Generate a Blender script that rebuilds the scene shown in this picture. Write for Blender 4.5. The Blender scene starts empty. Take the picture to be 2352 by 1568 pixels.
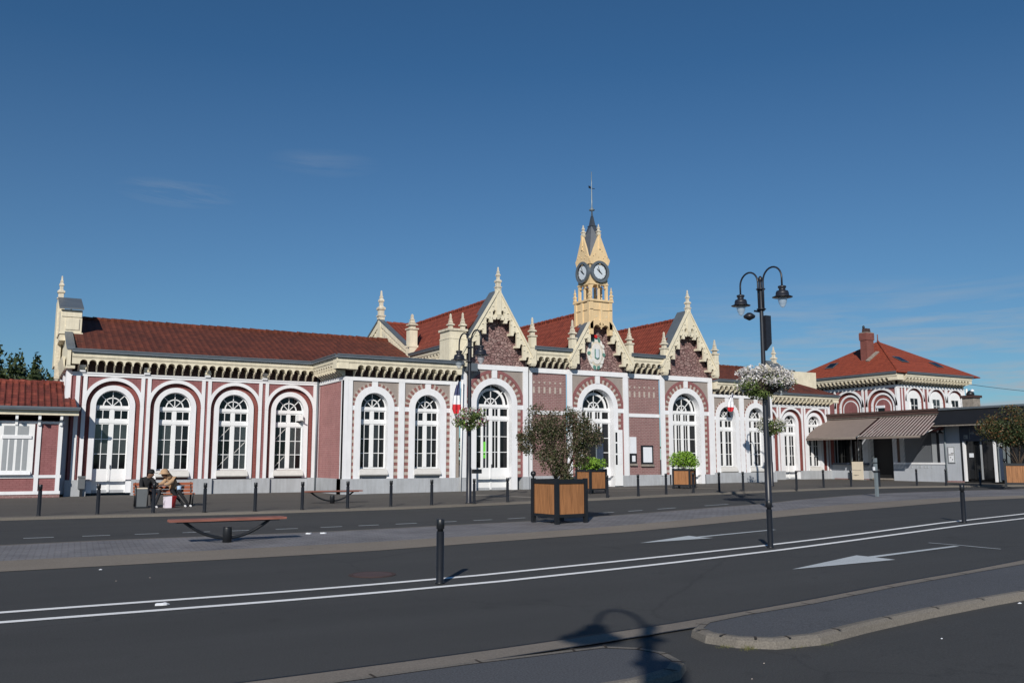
import bpy, bmesh, math, random
from mathutils import Vector, Matrix
random.seed(7)
PI = math.pi
C = bpy.context.scene.collection
SC = bpy.context.scene
R = math.radians

# ------------------------------------------------------------------ camera, sky, sun, exposure
cam = bpy.data.cameras.new('camera'); camo = bpy.data.objects.new('camera', cam); C.objects.link(camo)
cam.sensor_width = 36.0; cam.lens = 36.0 * 2020 / 2352; cam.clip_start = 0.1; cam.clip_end = 8000
camo.location = (0, 0, 1.65)
camo.rotation_euler = (R(90 + 7.64), 0, R(-29.7))
SC.camera = camo
SUN_EL = 28.0
SUN_HEAD = 39.0      # the light travels towards this heading, clockwise from +Y
sun = bpy.data.lights.new('sun', 'SUN'); suno = bpy.data.objects.new('sun', sun); C.objects.link(suno)
sun.energy = 4.5; sun.angle = R(0.5); sun.color = (1.0, 0.94, 0.85)
ld = Vector((math.sin(R(SUN_HEAD)) * math.cos(R(SUN_EL)), math.cos(R(SUN_HEAD)) * math.cos(R(SUN_EL)), -math.sin(R(SUN_EL))))
suno.rotation_euler = ld.to_track_quat('-Z', 'Y').to_euler()
suno.location = (-20, -25, 20)
W = bpy.data.worlds.new('World'); SC.world = W; W.use_nodes = True
nt = W.node_tree; nt.nodes.clear()
wo = nt.nodes.new('ShaderNodeOutputWorld'); bg = nt.nodes.new('ShaderNodeBackground')
sky = nt.nodes.new('ShaderNodeTexSky'); sky.sky_type = 'NISHITA'; sky.sun_disc = False
sky.sun_elevation = R(SUN_EL); sky.sun_rotation = R(SUN_HEAD + 180)
sky.air_density = 1.0; sky.dust_density = 0.0; sky.ozone_density = 5.0; sky.altitude = 60
bg.inputs['Strength'].default_value = 0.072
# faint cirrus streaks, mixed into the sky by direction
tcw = nt.nodes.new('ShaderNodeTexCoord')
mpw = nt.nodes.new('ShaderNodeMapping'); mpw.inputs['Scale'].default_value = (2.0, 2.0, 22.0); mpw.inputs['Rotation'].default_value = (0.05, 0.06, 0.4)
nz = nt.nodes.new('ShaderNodeTexNoise'); nz.inputs['Scale'].default_value = 3.2; nz.inputs['Detail'].default_value = 9; nz.inputs['Roughness'].default_value = 0.62; nz.inputs['Distortion'].default_value = 0.5
mpb = nt.nodes.new('ShaderNodeMapping'); mpb.inputs['Scale'].default_value = (1.3, 1.3, 5.0); mpb.inputs['Location'].default_value = (0.35, 0.2, 0.0)
nb = nt.nodes.new('ShaderNodeTexNoise'); nb.inputs['Scale'].default_value = 1.6; nb.inputs['Detail'].default_value = 3
sepw = nt.nodes.new('ShaderNodeSeparateXYZ')
rz = nt.nodes.new('ShaderNodeMapRange'); rz.inputs['From Min'].default_value = 0.02; rz.inputs['From Max'].default_value = 0.20; rz.inputs['To Min'].default_value = 1.0; rz.inputs['To Max'].default_value = 0.0
rx = nt.nodes.new('ShaderNodeMapRange'); rx.inputs['From Min'].default_value = 0.42; rx.inputs['From Max'].default_value = 0.85
r1 = nt.nodes.new('ShaderNodeMapRange'); r1.inputs['From Min'].default_value = 0.42; r1.inputs['From Max'].default_value = 0.72
r2 = nt.nodes.new('ShaderNodeMapRange'); r2.inputs['From Min'].default_value = 0.30; r2.inputs['From Max'].default_value = 0.52
m1 = nt.nodes.new('ShaderNodeMath'); m1.operation = 'MULTIPLY'
m2 = nt.nodes.new('ShaderNodeMath'); m2.operation = 'MULTIPLY'
m3 = nt.nodes.new('ShaderNodeMath'); m3.operation = 'MULTIPLY'
m4 = nt.nodes.new('ShaderNodeMath'); m4.operation = 'MULTIPLY'; m4.inputs[1].default_value = 1.9
mixw = nt.nodes.new('ShaderNodeMixRGB'); mixw.inputs['Color2'].default_value = (5.2, 5.7, 6.3, 1)
L = nt.links.new
L(tcw.outputs['Generated'], mpw.inputs['Vector']); L(mpw.outputs[0], nz.inputs['Vector'])
L(tcw.outputs['Generated'], mpb.inputs['Vector']); L(mpb.outputs[0], nb.inputs['Vector'])
L(tcw.outputs['Generated'], sepw.inputs[0]); L(sepw.outputs['Z'], rz.inputs['Value']); L(sepw.outputs['X'], rx.inputs['Value'])
L(nz.outputs['Fac'], r1.inputs['Value']); L(nb.outputs['Fac'], r2.inputs['Value'])
L(r1.outputs[0], m1.inputs[0]); L(r2.outputs[0], m1.inputs[1]); L(m1.outputs[0], m2.inputs[0]); L(rz.outputs[0], m2.inputs[1])
L(m2.outputs[0], m3.inputs[0]); L(rx.outputs[0], m3.inputs[1]); L(m3.outputs[0], m4.inputs[0])
hs = nt.nodes.new('ShaderNodeMixRGB'); hs.blend_type = 'MULTIPLY'; hs.inputs['Fac'].default_value = 1.0; hs.inputs['Color2'].default_value = (0.50, 0.81, 0.94, 1)   # deep clear blue
L(sky.outputs[0], hs.inputs['Color1'])
# two small wisps high on the left
acc = m4.outputs[0]
for (vx, vy, vz, rad, k) in ((0.1378, 0.9509, 0.2772, 0.065, 0.34), (0.2805, 0.9049, 0.3201, 0.065, 0.16)):
    sc_ = nt.nodes.new('ShaderNodeVectorMath'); sc_.operation = 'MULTIPLY'; sc_.inputs[1].default_value = (1, 1, 4.2); L(tcw.outputs['Generated'], sc_.inputs[0])
    dn = nt.nodes.new('ShaderNodeVectorMath'); dn.operation = 'DISTANCE'; dn.inputs[1].default_value = (vx, vy, vz * 4.2); L(sc_.outputs[0], dn.inputs[0])
    mr = nt.nodes.new('ShaderNodeMapRange'); mr.inputs['From Min'].default_value = rad; mr.inputs['From Max'].default_value = 0.02; mr.inputs['To Min'].default_value = 0.0; mr.inputs['To Max'].default_value = k; L(dn.outputs['Value'], mr.inputs['Value'])
    mm_ = nt.nodes.new('ShaderNodeMath'); mm_.operation = 'MULTIPLY'; L(mr.outputs[0], mm_.inputs[0]); L(r1.outputs[0], mm_.inputs[1])
    ad_ = nt.nodes.new('ShaderNodeMath'); ad_.operation = 'ADD'; L(acc, ad_.inputs[0]); L(mm_.outputs[0], ad_.inputs[1]); acc = ad_.outputs[0]
vl = nt.nodes.new('ShaderNodeMapRange'); vl.inputs['From Min'].default_value = 0.0; vl.inputs['From Max'].default_value = 0.42; vl.inputs['To Min'].default_value = 0.16; vl.inputs['To Max'].default_value = 0.0; L(sepw.outputs['Z'], vl.inputs['Value'])
av = nt.nodes.new('ShaderNodeMath'); av.operation = 'ADD'; L(acc, av.inputs[0]); L(vl.outputs[0], av.inputs[1]); acc = av.outputs[0]
L(acc, mixw.inputs['Fac']); L(hs.outputs[0], mixw.inputs['Color1']); L(mixw.outputs[0], bg.inputs['Color'])
L(bg.outputs[0], wo.inputs[0])
SC.view_settings.view_transform = 'Standard'; SC.view_settings.look = 'None'
SC.view_settings.exposure = 0.0; SC.view_settings.gamma = 1.0
SC.render.engine = 'CYCLES'
SC.cycles.max_bounces = 6; SC.cycles.diffuse_bounces = 3; SC.cycles.glossy_bounces = 3; SC.cycles.transparent_max_bounces = 8

# ------------------------------------------------------------------ materials
class NT:
    def __init__(s, name, col=(0.5, 0.5, 0.5), rough=0.7, metal=0.0, spec=0.5):
        s.m = bpy.data.materials.new(name); s.m.use_nodes = True
        s.t = s.m.node_tree; s.b = s.t.nodes['Principled BSDF']
        s.b.inputs['Base Color'].default_value = (*col, 1); s.b.inputs['Roughness'].default_value = rough
        s.b.inputs['Metallic'].default_value = metal; s.b.inputs['Specular IOR Level'].default_value = spec
    def n(s, typ, **kw):
        nd = s.t.nodes.new(typ)
        for k, v in kw.items():
            k2 = k.replace('_', ' ')
            if k2 in nd.inputs: nd.inputs[k2].default_value = v
            else: setattr(nd, k, v)
        return nd
    def l(s, a, b): s.t.links.new(a, b)
    def pos(s): return s.n('ShaderNodeNewGeometry').outputs['Position']
    def noise(s, scale, detail=4, rough=0.55, vec=None, dist=0.0):
        nd = s.n('ShaderNodeTexNoise'); nd.inputs['Scale'].default_value = scale; nd.inputs['Detail'].default_value = detail
        nd.inputs['Roughness'].default_value = rough; nd.inputs['Distortion'].default_value = dist
        s.l(vec if vec is not None else s.pos(), nd.inputs['Vector']); return nd.outputs['Fac']
    def ramp(s, fac, stops):
        r = s.n('ShaderNodeValToRGB'); e = r.color_ramp.elements
        while len(e) < len(stops): e.new(0.5)
        for i, (p, c) in enumerate(stops): e[i].position = p; e[i].color = (*c, 1)
        s.l(fac, r.inputs['Fac']); return r.outputs['Color']
    def mix(s, fac, a, b, mode='MIX'):
        x = s.n('ShaderNodeMixRGB'); x.blend_type = mode
        for sock, v in ((x.inputs['Fac'], fac), (x.inputs['Color1'], a), (x.inputs['Color2'], b)):
            if hasattr(v, 'links') or hasattr(v, 'is_linked'): s.l(v, sock)
            elif isinstance(v, tuple): sock.default_value = (*v, 1)
            else: sock.default_value = v
        return x.outputs['Color']
    def math(s, op, a, b=0.0):
        x = s.n('ShaderNodeMath'); x.operation = op
        for sock, v in ((x.inputs[0], a), (x.inputs[1], b)):
            if hasattr(v, 'is_linked'): s.l(v, sock)
            else: sock.default_value = v
        return x.outputs[0]
    def base(s, c): s.l(c, s.b.inputs['Base Color'])
    def bump(s, h, strength=0.3, dist=0.02):
        b = s.n('ShaderNodeBump'); b.inputs['Strength'].default_value = strength; b.inputs['Distance'].default_value = dist
        s.l(h, b.inputs['Height']); s.l(b.outputs[0], s.b.inputs['Normal'])
    def wallvec(s):   # (x+y, z) so that bricks run along walls facing either way
        sp = s.n('ShaderNodeSeparateXYZ'); s.l(s.pos(), sp.inputs[0])
        a = s.math('ADD', sp.outputs['X'], sp.outputs['Y'])
        cb = s.n('ShaderNodeCombineXYZ'); s.l(a, cb.inputs[0]); s.l(sp.outputs['Z'], cb.inputs[1]); return cb.outputs[0]

def mul(c, k): return tuple(x * k for x in c)
def streaks(t, c, k):   # rain streaks and grime running down
    mp = t.n('ShaderNodeMapping'); mp.inputs['Scale'].default_value = (5, 5, 0.45); t.l(t.pos(), mp.inputs[0])
    f = t.noise(1.6, 6, 0.65, vec=mp.outputs[0]); g_ = t.noise(0.9, 4)
    return t.mix(k, c, t.mix(0.5, t.ramp(f, [(0.38, (0.35, 0.33, 0.30)), (0.58, (1, 1, 1))]), t.ramp(g_, [(0.35, (0.6, 0.58, 0.55)), (0.6, (1, 1, 1))])), 'MULTIPLY')
def plain(name, col, rough=0.6, var=0.12, scale=3.0, metal=0.0, spec=0.5, bump=0.0, streak=0.0):
    t = NT(name, col, rough, metal, spec)
    f = t.noise(scale, 5); g = t.noise(scale * 9, 3)
    c = t.ramp(f, [(0.3, mul(col, 1 - var)), (0.7, mul(col, 1 + var * 0.6))])
    c = t.mix(0.25, c, t.ramp(g, [(0.3, mul(col, 1 - var)), (0.7, mul(col, 1 + var))]))
    t.base(streaks(t, c, streak) if streak else c)
    if bump: t.bump(g, bump, 0.01)
    return t.m
def brick(name, c1, c2, mortar, bw=0.24, bh=0.085, mort=0.012, rough=0.75, bump=0.35, stain=0.25):
    t = NT(name, c1, rough, spec=0.25)
    b = t.n('ShaderNodeTexBrick'); t.l(t.wallvec(), b.inputs['Vector'])
    b.inputs['Color1'].default_value = (*c1, 1); b.inputs['Color2'].default_value = (*c2, 1); b.inputs['Mortar'].default_value = (*mortar, 1)
    b.inputs['Scale'].default_value = 1.0; b.inputs['Mortar Size'].default_value = mort; b.inputs['Mortar Smooth'].default_value = 0.3
    b.inputs['Brick Width'].default_value = bw; b.inputs['Row Height'].default_value = bh; b.inputs['Bias'].default_value = -0.1
    f = t.noise(1.3, 6, 0.65)
    t.base(streaks(t, t.mix(stain, b.outputs['Color'], t.ramp(f, [(0.3, mul(c1, 0.62)), (0.55, c1), (0.75, mul(c2, 1.35))])), 0.28))
    t.bump(t.math('ADD', t.math('MULTIPLY', b.outputs['Fac'], -1.0), t.noise(40, 3)), bump, 0.008)
    return t.m
M = {}
M['pink'] = brick('painted_pink_brick', (0.275, 0.115, 0.118), (0.315, 0.142, 0.142), (0.21, 0.075, 0.078), stain=0.35, bump=0.3)
M['pink_old'] = brick('worn_pink_brick', (0.275, 0.145, 0.142), (0.205, 0.10, 0.102), (0.36, 0.28, 0.265), mort=0.018, bump=0.5, stain=0.4)
M['pink_side'] = brick('pale_side_brick', (0.37, 0.175, 0.17), (0.32, 0.14, 0.14), (0.42, 0.25, 0.24), bw=0.30, bh=0.10, mort=0.014, bump=0.4, stain=0.3)  # paler pink brick for the return wall
M['redring'] = brick('red_ring_paint', (0.25, 0.080, 0.072), (0.29, 0.10, 0.09), (0.19, 0.06, 0.055), bump=0.25, stain=0.3)
M['voussoir'] = plain('voussoir_brick', (0.25, 0.105, 0.095), 0.8, 0.45, 7, bump=0.3)
M['vstone'] = plain('voussoir_stone', (0.44, 0.38, 0.34), 0.8, 0.22, 6, bump=0.2)
M['taupe'] = plain('taupe_render', (0.30, 0.26, 0.235), 0.85, 0.10, 4, bump=0.15)
M['white'] = plain('white_paint', (0.77, 0.78, 0.81), 0.55, 0.05, 2.5, spec=0.3, streak=0.16)
M['frame'] = plain('white_joinery', (0.78, 0.79, 0.80), 0.45, 0.04, 3)
M['grey'] = plain('grey_plinth', (0.40, 0.42, 0.45), 0.75, 0.10, 1.6, bump=0.1, streak=0.35)
M['sill'] = plain('sill_stone', (0.56, 0.55, 0.53), 0.7, 0.10, 5)
M['cream'] = plain('cream_paint', (0.74, 0.68, 0.53), 0.6, 0.12, 3.5, spec=0.3, streak=0.30)
M['tower'] = plain('ochre_paint', (0.74, 0.56, 0.33), 0.6, 0.08, 3, spec=0.3, streak=0.25)
M['creamstone'] = plain('pinnacle_stone', (0.68, 0.62, 0.50), 0.75, 0.30, 9, bump=0.4, streak=0.45)
M['zinc'] = plain('zinc', (0.15, 0.175, 0.20), 0.45, 0.15, 2.0, metal=0.35)
M['lead'] = plain('dark_slate_lead', (0.06, 0.072, 0.092), 0.45, 0.2, 4.0, metal=0.2)
M['dark'] = plain('dark_brown_and_shade', (0.055, 0.03, 0.028), 0.9, 0.3, 5)  # brown with cornice shade put into it; also for plain dark parts
M['black'] = plain('black_metal_paint', (0.012, 0.014, 0.018), 0.42, 0.25, 8)
M['lampblack'] = plain('lamp_dark_paint', (0.016, 0.018, 0.026), 0.4, 0.25, 8)
M['curtain'] = plain('curtained_glass', (0.038, 0.044, 0.047), 0.12, 0.35, 1.5, spec=0.8)
M['greypanel'] = plain('grey_shutter', (0.30, 0.32, 0.34), 0.5, 0.08, 3)
M['cafegrey'] = plain('cafe_grey_paint', (0.42, 0.45, 0.50), 0.7, 0.06, 2, bump=0.08, streak=0.2)
M['darkblue'] = plain('dark_blue_paint', (0.035, 0.05, 0.085), 0.5, 0.2, 3)
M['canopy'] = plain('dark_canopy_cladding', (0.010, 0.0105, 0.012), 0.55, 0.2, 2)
M['awning'] = plain('taupe_awning_cloth', (0.215, 0.172, 0.152), 0.85, 0.10, 3)
M['greyglass'] = plain('lit_grey_glass', (0.11, 0.12, 0.135), 0.25, 0.12, 1.0)  # lighter grey gives the cafe pane its lit look by colour
M['awning_light'] = plain('pale_awning_rib', (0.40, 0.33, 0.31), 0.85, 0.12, 3)
M['fascia'] = plain('brown_fascia', (0.075, 0.042, 0.035), 0.6, 0.2, 3)
M['steel'] = plain('grey_steel', (0.22, 0.26, 0.28), 0.4, 0.12, 4, metal=0.3)
M['red'] = plain('red_plastic', (0.60, 0.02, 0.02), 0.5, 0.1, 5)
M['bagwhite'] = plain('white_plastic', (0.75, 0.68, 0.76), 0.5, 0.08, 6)
M['blueflag'] = plain('blue_cloth', (0.06, 0.07, 0.16), 0.8, 0.1, 5)
M['redflag'] = plain('red_cloth', (0.55, 0.02, 0.03), 0.8, 0.1, 5)
M['whiteflag'] = plain('white_cloth', (0.75, 0.76, 0.8), 0.8, 0.05, 5)
M['paper'] = plain('paper', (0.72, 0.75, 0.80), 0.6, 0.06, 4)
M['green'] = plain('bright_green', (0.16, 0.62, 0.06), 0.5, 0.05, 4)
M['beigeboard'] = plain('beige_board', (0.68, 0.60, 0.48), 0.6, 0.08, 4)
M['soil'] = plain('soil', (0.03, 0.022, 0.016), 0.95, 0.4, 12)
M['bark'] = plain('bark', (0.07, 0.05, 0.035), 0.9, 0.4, 14, bump=0.5)
M['chimbrick'] = brick('old_chimney_brick', (0.24, 0.075, 0.062), (0.15, 0.05, 0.045), (0.16, 0.13, 0.11), bump=0.6, stain=0.5)
M['rendgrey'] = plain('weathered_render', (0.26, 0.23, 0.20), 0.9, 0.4, 5, bump=0.4)
M['skin'] = plain('skin', (0.16, 0.085, 0.055), 0.6, 0.08, 10)
M['clothdark'] = plain('black_cloth', (0.005, 0.006, 0.008), 0.85, 0.3, 12)
M['clothnavy'] = plain('dark_trousers', (0.008, 0.010, 0.016), 0.85, 0.3, 12)
M['clothtan'] = plain('tan_cloth', (0.42, 0.27, 0.16), 0.9, 0.12, 10)
M['shoe'] = plain('white_shoe', (0.6, 0.6, 0.62), 0.6, 0.1, 10)
M['cupblue'] = plain('pale_blue_plastic', (0.38, 0.52, 0.72), 0.5, 0.06, 10)
M['bingrey'] = plain('grey_bin_metal', (0.12, 0.13, 0.14), 0.5, 0.12, 4)
M['dial'] = plain('clock_dial', (0.58, 0.64, 0.70), 0.35, 0.08, 3)
M['crest'] = plain('crest_white', (0.68, 0.67, 0.64), 0.7, 0.18, 10, bump=0.3)
M['crestgreen'] = plain('crest_green', (0.10, 0.24, 0.20), 0.7, 0.5, 12)
def g_glass():
    t = NT('dark_window_glass', (0.004, 0.0045, 0.006), 0.04, spec=0.35)
    f = t.noise(0.7, 2); t.bump(f, 0.02, 0.05); gi = t.n('ShaderNodeNewGeometry')
    t.base(t.ramp(gi.outputs['Random Per Island'], [(0.0, (0.003, 0.0035, 0.004)), (0.6, (0.006, 0.007, 0.009)), (0.85, (0.016, 0.020, 0.026)), (1.0, (0.035, 0.04, 0.045))])); return t.m  # reflections differing from pane to pane are put into the base colour
M['glass'] = g_glass()
def g_globe():
    t = NT('lamp_globe_glass', (0.55, 0.62, 0.68), 0.15); t.b.inputs['Alpha'].default_value = 0.45; return t.m
M['globe'] = g_globe()
def g_tile(name, c1, c2, c3, px=0.22, row=0.30, axis='X', moss=0.25):
    # interlocking clay tiles: ribs running down the slope and stepped courses
    t = NT(name, c1, 0.8, spec=0.3)
    sp = t.n('ShaderNodeSeparateXYZ'); t.l(t.pos(), sp.inputs[0])
    u = sp.outputs[axis]; v = sp.outputs['Z']
    w = t.n('ShaderNodeNewGeometry')
    uu = t.math('DIVIDE', u, px); fu = t.math('FRACT', uu)
    vv = t.math('DIVIDE', v, row); fv = t.math('FRACT', vv)
    tri = t.math('ABSOLUTE', t.math('SUBTRACT', fu, 0.5))
    h = t.math('ADD', t.math('MULTIPLY', tri, 1.2), t.math('MULTIPLY', t.math('SUBTRACT', 1.0, fv), 0.9))
    cell = t.n('ShaderNodeCombineXYZ'); t.l(t.math('FLOOR', uu), cell.inputs[0]); t.l(t.math('FLOOR', vv), cell.inputs[1])
    wn = t.n('ShaderNodeTexWhiteNoise'); wn.noise_dimensions = '2D'; t.l(cell.outputs[0], wn.inputs['Vector'])
    c = t.ramp(wn.outputs['Value'], [(0.0, c2), (0.5, c1), (1.0, c3)])
    f = t.noise(0.55, 6, 0.65); f2 = t.noise(6, 5, 0.7)
    c = t.mix(moss, c, t.ramp(f, [(0.35, mul(c2, 0.55)), (0.6, c1)]))
    c = t.mix(0.35, c, t.ramp(f2, [(0.35, mul(c2, 0.4)), (0.6, c3)]))
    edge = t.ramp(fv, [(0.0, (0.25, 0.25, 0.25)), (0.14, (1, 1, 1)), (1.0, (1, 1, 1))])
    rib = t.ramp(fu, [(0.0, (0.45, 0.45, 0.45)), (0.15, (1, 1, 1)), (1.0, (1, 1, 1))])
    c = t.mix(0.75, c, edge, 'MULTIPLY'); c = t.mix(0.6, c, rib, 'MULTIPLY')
    t.base(c); t.bump(h, 0.8, 0.05); return t.m
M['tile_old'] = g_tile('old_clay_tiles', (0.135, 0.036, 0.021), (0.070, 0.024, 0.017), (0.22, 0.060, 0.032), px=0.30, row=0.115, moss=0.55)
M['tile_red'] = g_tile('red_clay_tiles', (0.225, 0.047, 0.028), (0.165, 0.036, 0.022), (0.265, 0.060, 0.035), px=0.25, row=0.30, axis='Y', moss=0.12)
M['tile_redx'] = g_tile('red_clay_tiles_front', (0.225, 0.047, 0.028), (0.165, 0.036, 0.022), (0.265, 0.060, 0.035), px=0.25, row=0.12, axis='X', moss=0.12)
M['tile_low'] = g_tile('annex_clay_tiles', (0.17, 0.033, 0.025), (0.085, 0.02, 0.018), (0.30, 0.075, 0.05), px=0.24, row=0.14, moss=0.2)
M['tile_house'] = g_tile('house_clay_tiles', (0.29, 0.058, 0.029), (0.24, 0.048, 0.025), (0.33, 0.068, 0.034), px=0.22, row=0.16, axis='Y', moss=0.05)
def g_rubble():
    t = NT('pink_rubble_stone', (0.3, 0.15, 0.13), 0.85, spec=0.2)
    v = t.n('ShaderNodeTexVoronoi'); v.feature = 'DISTANCE_TO_EDGE'; v.inputs['Scale'].default_value = 4.6
    mp = t.n('ShaderNodeMapping'); mp.inputs['Scale'].default_value = (1, 1, 1.7); t.l(t.pos(), mp.inputs[0]); t.l(mp.outputs[0], v.inputs['Vector'])
    v2 = t.n('ShaderNodeTexVoronoi'); v2.inputs['Scale'].default_value = 4.6; t.l(mp.outputs[0], v2.inputs['Vector'])
    hv = t.n('ShaderNodeSeparateXYZ'); t.l(v2.outputs['Color'], hv.inputs[0])
    c = t.ramp(hv.outputs['X'], [(0.0, (0.19, 0.10, 0.10)), (0.5, (0.27, 0.165, 0.155)), (1.0, (0.38, 0.27, 0.25))])
    c = t.mix(0.4, c, t.ramp(t.noise(9, 5, 0.7), [(0.35, (0.17, 0.09, 0.09)), (0.7, (0.42, 0.30, 0.28))]))
    edge = t.ramp(v.outputs['Distance'], [(0.0, (0.22, 0.16, 0.16)), (0.055, (1, 1, 1))])
    t.base(t.mix(0.9, c, edge, 'MULTIPLY'))
    t.bump(t.ramp(v.outputs['Distance'], [(0, (0, 0, 0)), (0.12, (1, 1, 1))]), 0.8, 0.05); return t.m
M['rubble'] = g_rubble()
def g_asphalt(name, col, var=0.2, speck=0.35, cracks=False):
    t = NT(name, col, 0.85, spec=0.25)
    big = t.noise(0.18, 5, 0.6); mid = t.noise(1.2, 5, 0.6); fine = t.noise(60, 3, 0.7)
    c = t.ramp(big, [(0.35, mul(col, 1 - var)), (0.65, mul(col, 1 + var * 0.7))])
    c = t.mix(0.35, c, t.ramp(mid, [(0.35, mul(col, 1 - var * 0.8)), (0.65, mul(col, 1 + var))]))
    mpw_ = t.n('ShaderNodeMapping'); mpw_.inputs['Scale'].default_value = (0.10, 0.9, 1); mpw_.inputs['Rotation'].default_value = (0, 0, 0.05); t.l(t.pos(), mpw_.inputs[0])
    c = t.mix(0.45, c, t.ramp(t.noise(1.0, 5, 0.6, vec=mpw_.outputs[0]), [(0.35, mul(col, 1 - var * 1.3)), (0.65, mul(col, 1 + var * 1.2))]))
    c = t.mix(0.5, c, t.ramp(t.noise(2.6, 2, 0.4), [(0.24, (0.55, 0.55, 0.55)), (0.32, (1, 1, 1))]), 'MULTIPLY')
    c = t.mix(speck, c, t.ramp(fine, [(0.35, mul(col, 0.5)), (0.7, mul(col, 1.9))]))
    if cracks:
        v = t.n('ShaderNodeTexVoronoi'); v.feature = 'DISTANCE_TO_EDGE'; v.inputs['Scale'].default_value = 0.16
        dn = t.noise(1.5, 4); mp = t.n('ShaderNodeVectorMath'); mp.operation = 'ADD'; t.l(t.pos(), mp.inputs[0])
        cb = t.n('ShaderNodeCombineXYZ'); t.l(dn, cb.inputs[0]); t.l(dn, cb.inputs[1]); t.l(cb.outputs[0], mp.inputs[1]); t.l(mp.outputs[0], v.inputs['Vector'])
        c = t.mix(0.28, c, t.ramp(v.outputs['Distance'], [(0.0, (0.35, 0.35, 0.35)), (0.006, (1, 1, 1))]), 'MULTIPLY')
    t.base(c); t.bump(fine, 0.35, 0.01); return t.m
M['asphalt'] = g_asphalt('road_asphalt', (0.055, 0.056, 0.057), cracks=True)
M['farwalk'] = g_asphalt('pavement_asphalt', (0.095, 0.088, 0.080), 0.16)
M['island'] = g_asphalt('island_asphalt', (0.080, 0.084, 0.094), 0.2, 0.55)
M['concrete'] = g_asphalt('gutter_concrete', (0.19, 0.168, 0.145), 0.22, 0.3)
M['kerb'] = g_asphalt('kerb_stone', (0.165, 0.15, 0.132), 0.25, 0.35)
M['paleway'] = g_asphalt('pale_paving', (0.24, 0.22, 0.195), 0.15, 0.3)
M['paint'] = g_asphalt('road_paint', (0.82, 0.83, 0.84), 0.10, 0.14)
M['paintworn'] = g_asphalt('worn_road_paint', (0.46, 0.50, 0.53), 0.25, 0.3)
def g_pavers():
    t = NT('blue_grey_setts', (0.13, 0.135, 0.15), 0.8, spec=0.3)
    mp = t.n('ShaderNodeMapping'); mp.inputs['Rotation'].default_value = (0, 0, 0.06); t.l(t.pos(), mp.inputs[0])
    b = t.n('ShaderNodeTexBrick'); t.l(mp.outputs[0], b.inputs['Vector'])
    b.inputs['Color1'].default_value = (0.155, 0.158, 0.176, 1); b.inputs['Color2'].default_value = (0.215, 0.21, 0.22, 1); b.inputs['Mortar'].default_value = (0.09, 0.086, 0.085, 1)
    b.inputs['Scale'].default_value = 1; b.inputs['Brick Width'].default_value = 0.2; b.inputs['Row Height'].default_value = 0.12; b.inputs['Mortar Size'].default_value = 0.012
    c = t.mix(0.4, b.outputs['Color'], t.ramp(t.noise(0.8, 6, 0.7), [(0.35, (0.10, 0.098, 0.105)), (0.65, (0.27, 0.265, 0.28))]))
    t.base(c); t.bump(t.math('ADD', t.math('MULTIPLY', b.outputs['Fac'], -1), t.noise(25, 3)), 0.6, 0.012); return t.m
M['pavers'] = g_pavers()
def g_wood(name, col, axis='Z', scale=1.0):
    t = NT(name, col, 0.55, spec=0.35)
    mp = t.n('ShaderNodeMapping'); mp.inputs['Scale'].default_value = (14, 14, 0.9) if axis == 'Z' else (0.9, 14, 14); t.l(t.pos(), mp.inputs[0])
    f = t.noise(2.0 * scale, 6, 0.6, vec=mp.outputs[0], dist=0.6)
    t.base(t.ramp(f, [(0.3, mul(col, 0.6)), (0.55, col), (0.75, mul(col, 1.3))])); t.bump(f, 0.15, 0.01); return t.m
M['wood'] = g_wood('planter_wood', (0.32, 0.145, 0.060))
M['wood_bench'] = g_wood('bench_wood', (0.36, 0.11, 0.055), 'X')
M['wood_worn'] = g_wood('worn_bench_wood', (0.26, 0.105, 0.08), 'X')
def g_leaf(name, cols, rough=0.6):
    t = NT(name, cols[0], rough, spec=0.3)
    f = t.noise(7, 3); oi = t.n('ShaderNodeNewGeometry'); 
    t.base(t.ramp(oi.outputs['Random Per Island'], [(i / max(1, len(cols) - 1), c) for i, c in enumerate(cols)]))
    return t.m
M['leaf_dark'] = g_leaf('dark_tree_leaf', [(0.018, 0.032, 0.012), (0.035, 0.052, 0.018), (0.05, 0.07, 0.022)])
M['leaf_rust'] = g_leaf('bronze_shrub_leaf', [(0.045, 0.038, 0.020), (0.080, 0.066, 0.036), (0.058, 0.070, 0.026), (0.13, 0.095, 0.065), (0.22, 0.17, 0.14)])
M['leaf_lime'] = g_leaf('lime_shrub_leaf', [(0.08, 0.17, 0.015), (0.16, 0.30, 0.03), (0.24, 0.38, 0.05)])
M['leaf_green'] = g_leaf('basket_leaf', [(0.04, 0.07, 0.02), (0.08, 0.12, 0.03), (0.14, 0.18, 0.05)])
M['leaf_red'] = g_leaf('orange_tipped_leaf', [(0.025, 0.035, 0.012), (0.04, 0.05, 0.018), (0.06, 0.055, 0.02), (0.18, 0.075, 0.03)])
M['petal_white'] = g_leaf('white_petal', [(0.40, 0.37, 0.36), (0.62, 0.60, 0.60), (0.72, 0.71, 0.72)])
M['petal_cream'] = g_leaf('cream_petal', [(0.35, 0.33, 0.22), (0.5, 0.48, 0.38), (0.26, 0.24, 0.15)])
M['petal_magenta'] = g_leaf('magenta_petal', [(0.16, 0.02, 0.05), (0.28, 0.04, 0.10)])
M['drygrass'] = g_leaf('dry_weed', [(0.16, 0.15, 0.06), (0.10, 0.12, 0.04), (0.22, 0.19, 0.10)])

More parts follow.
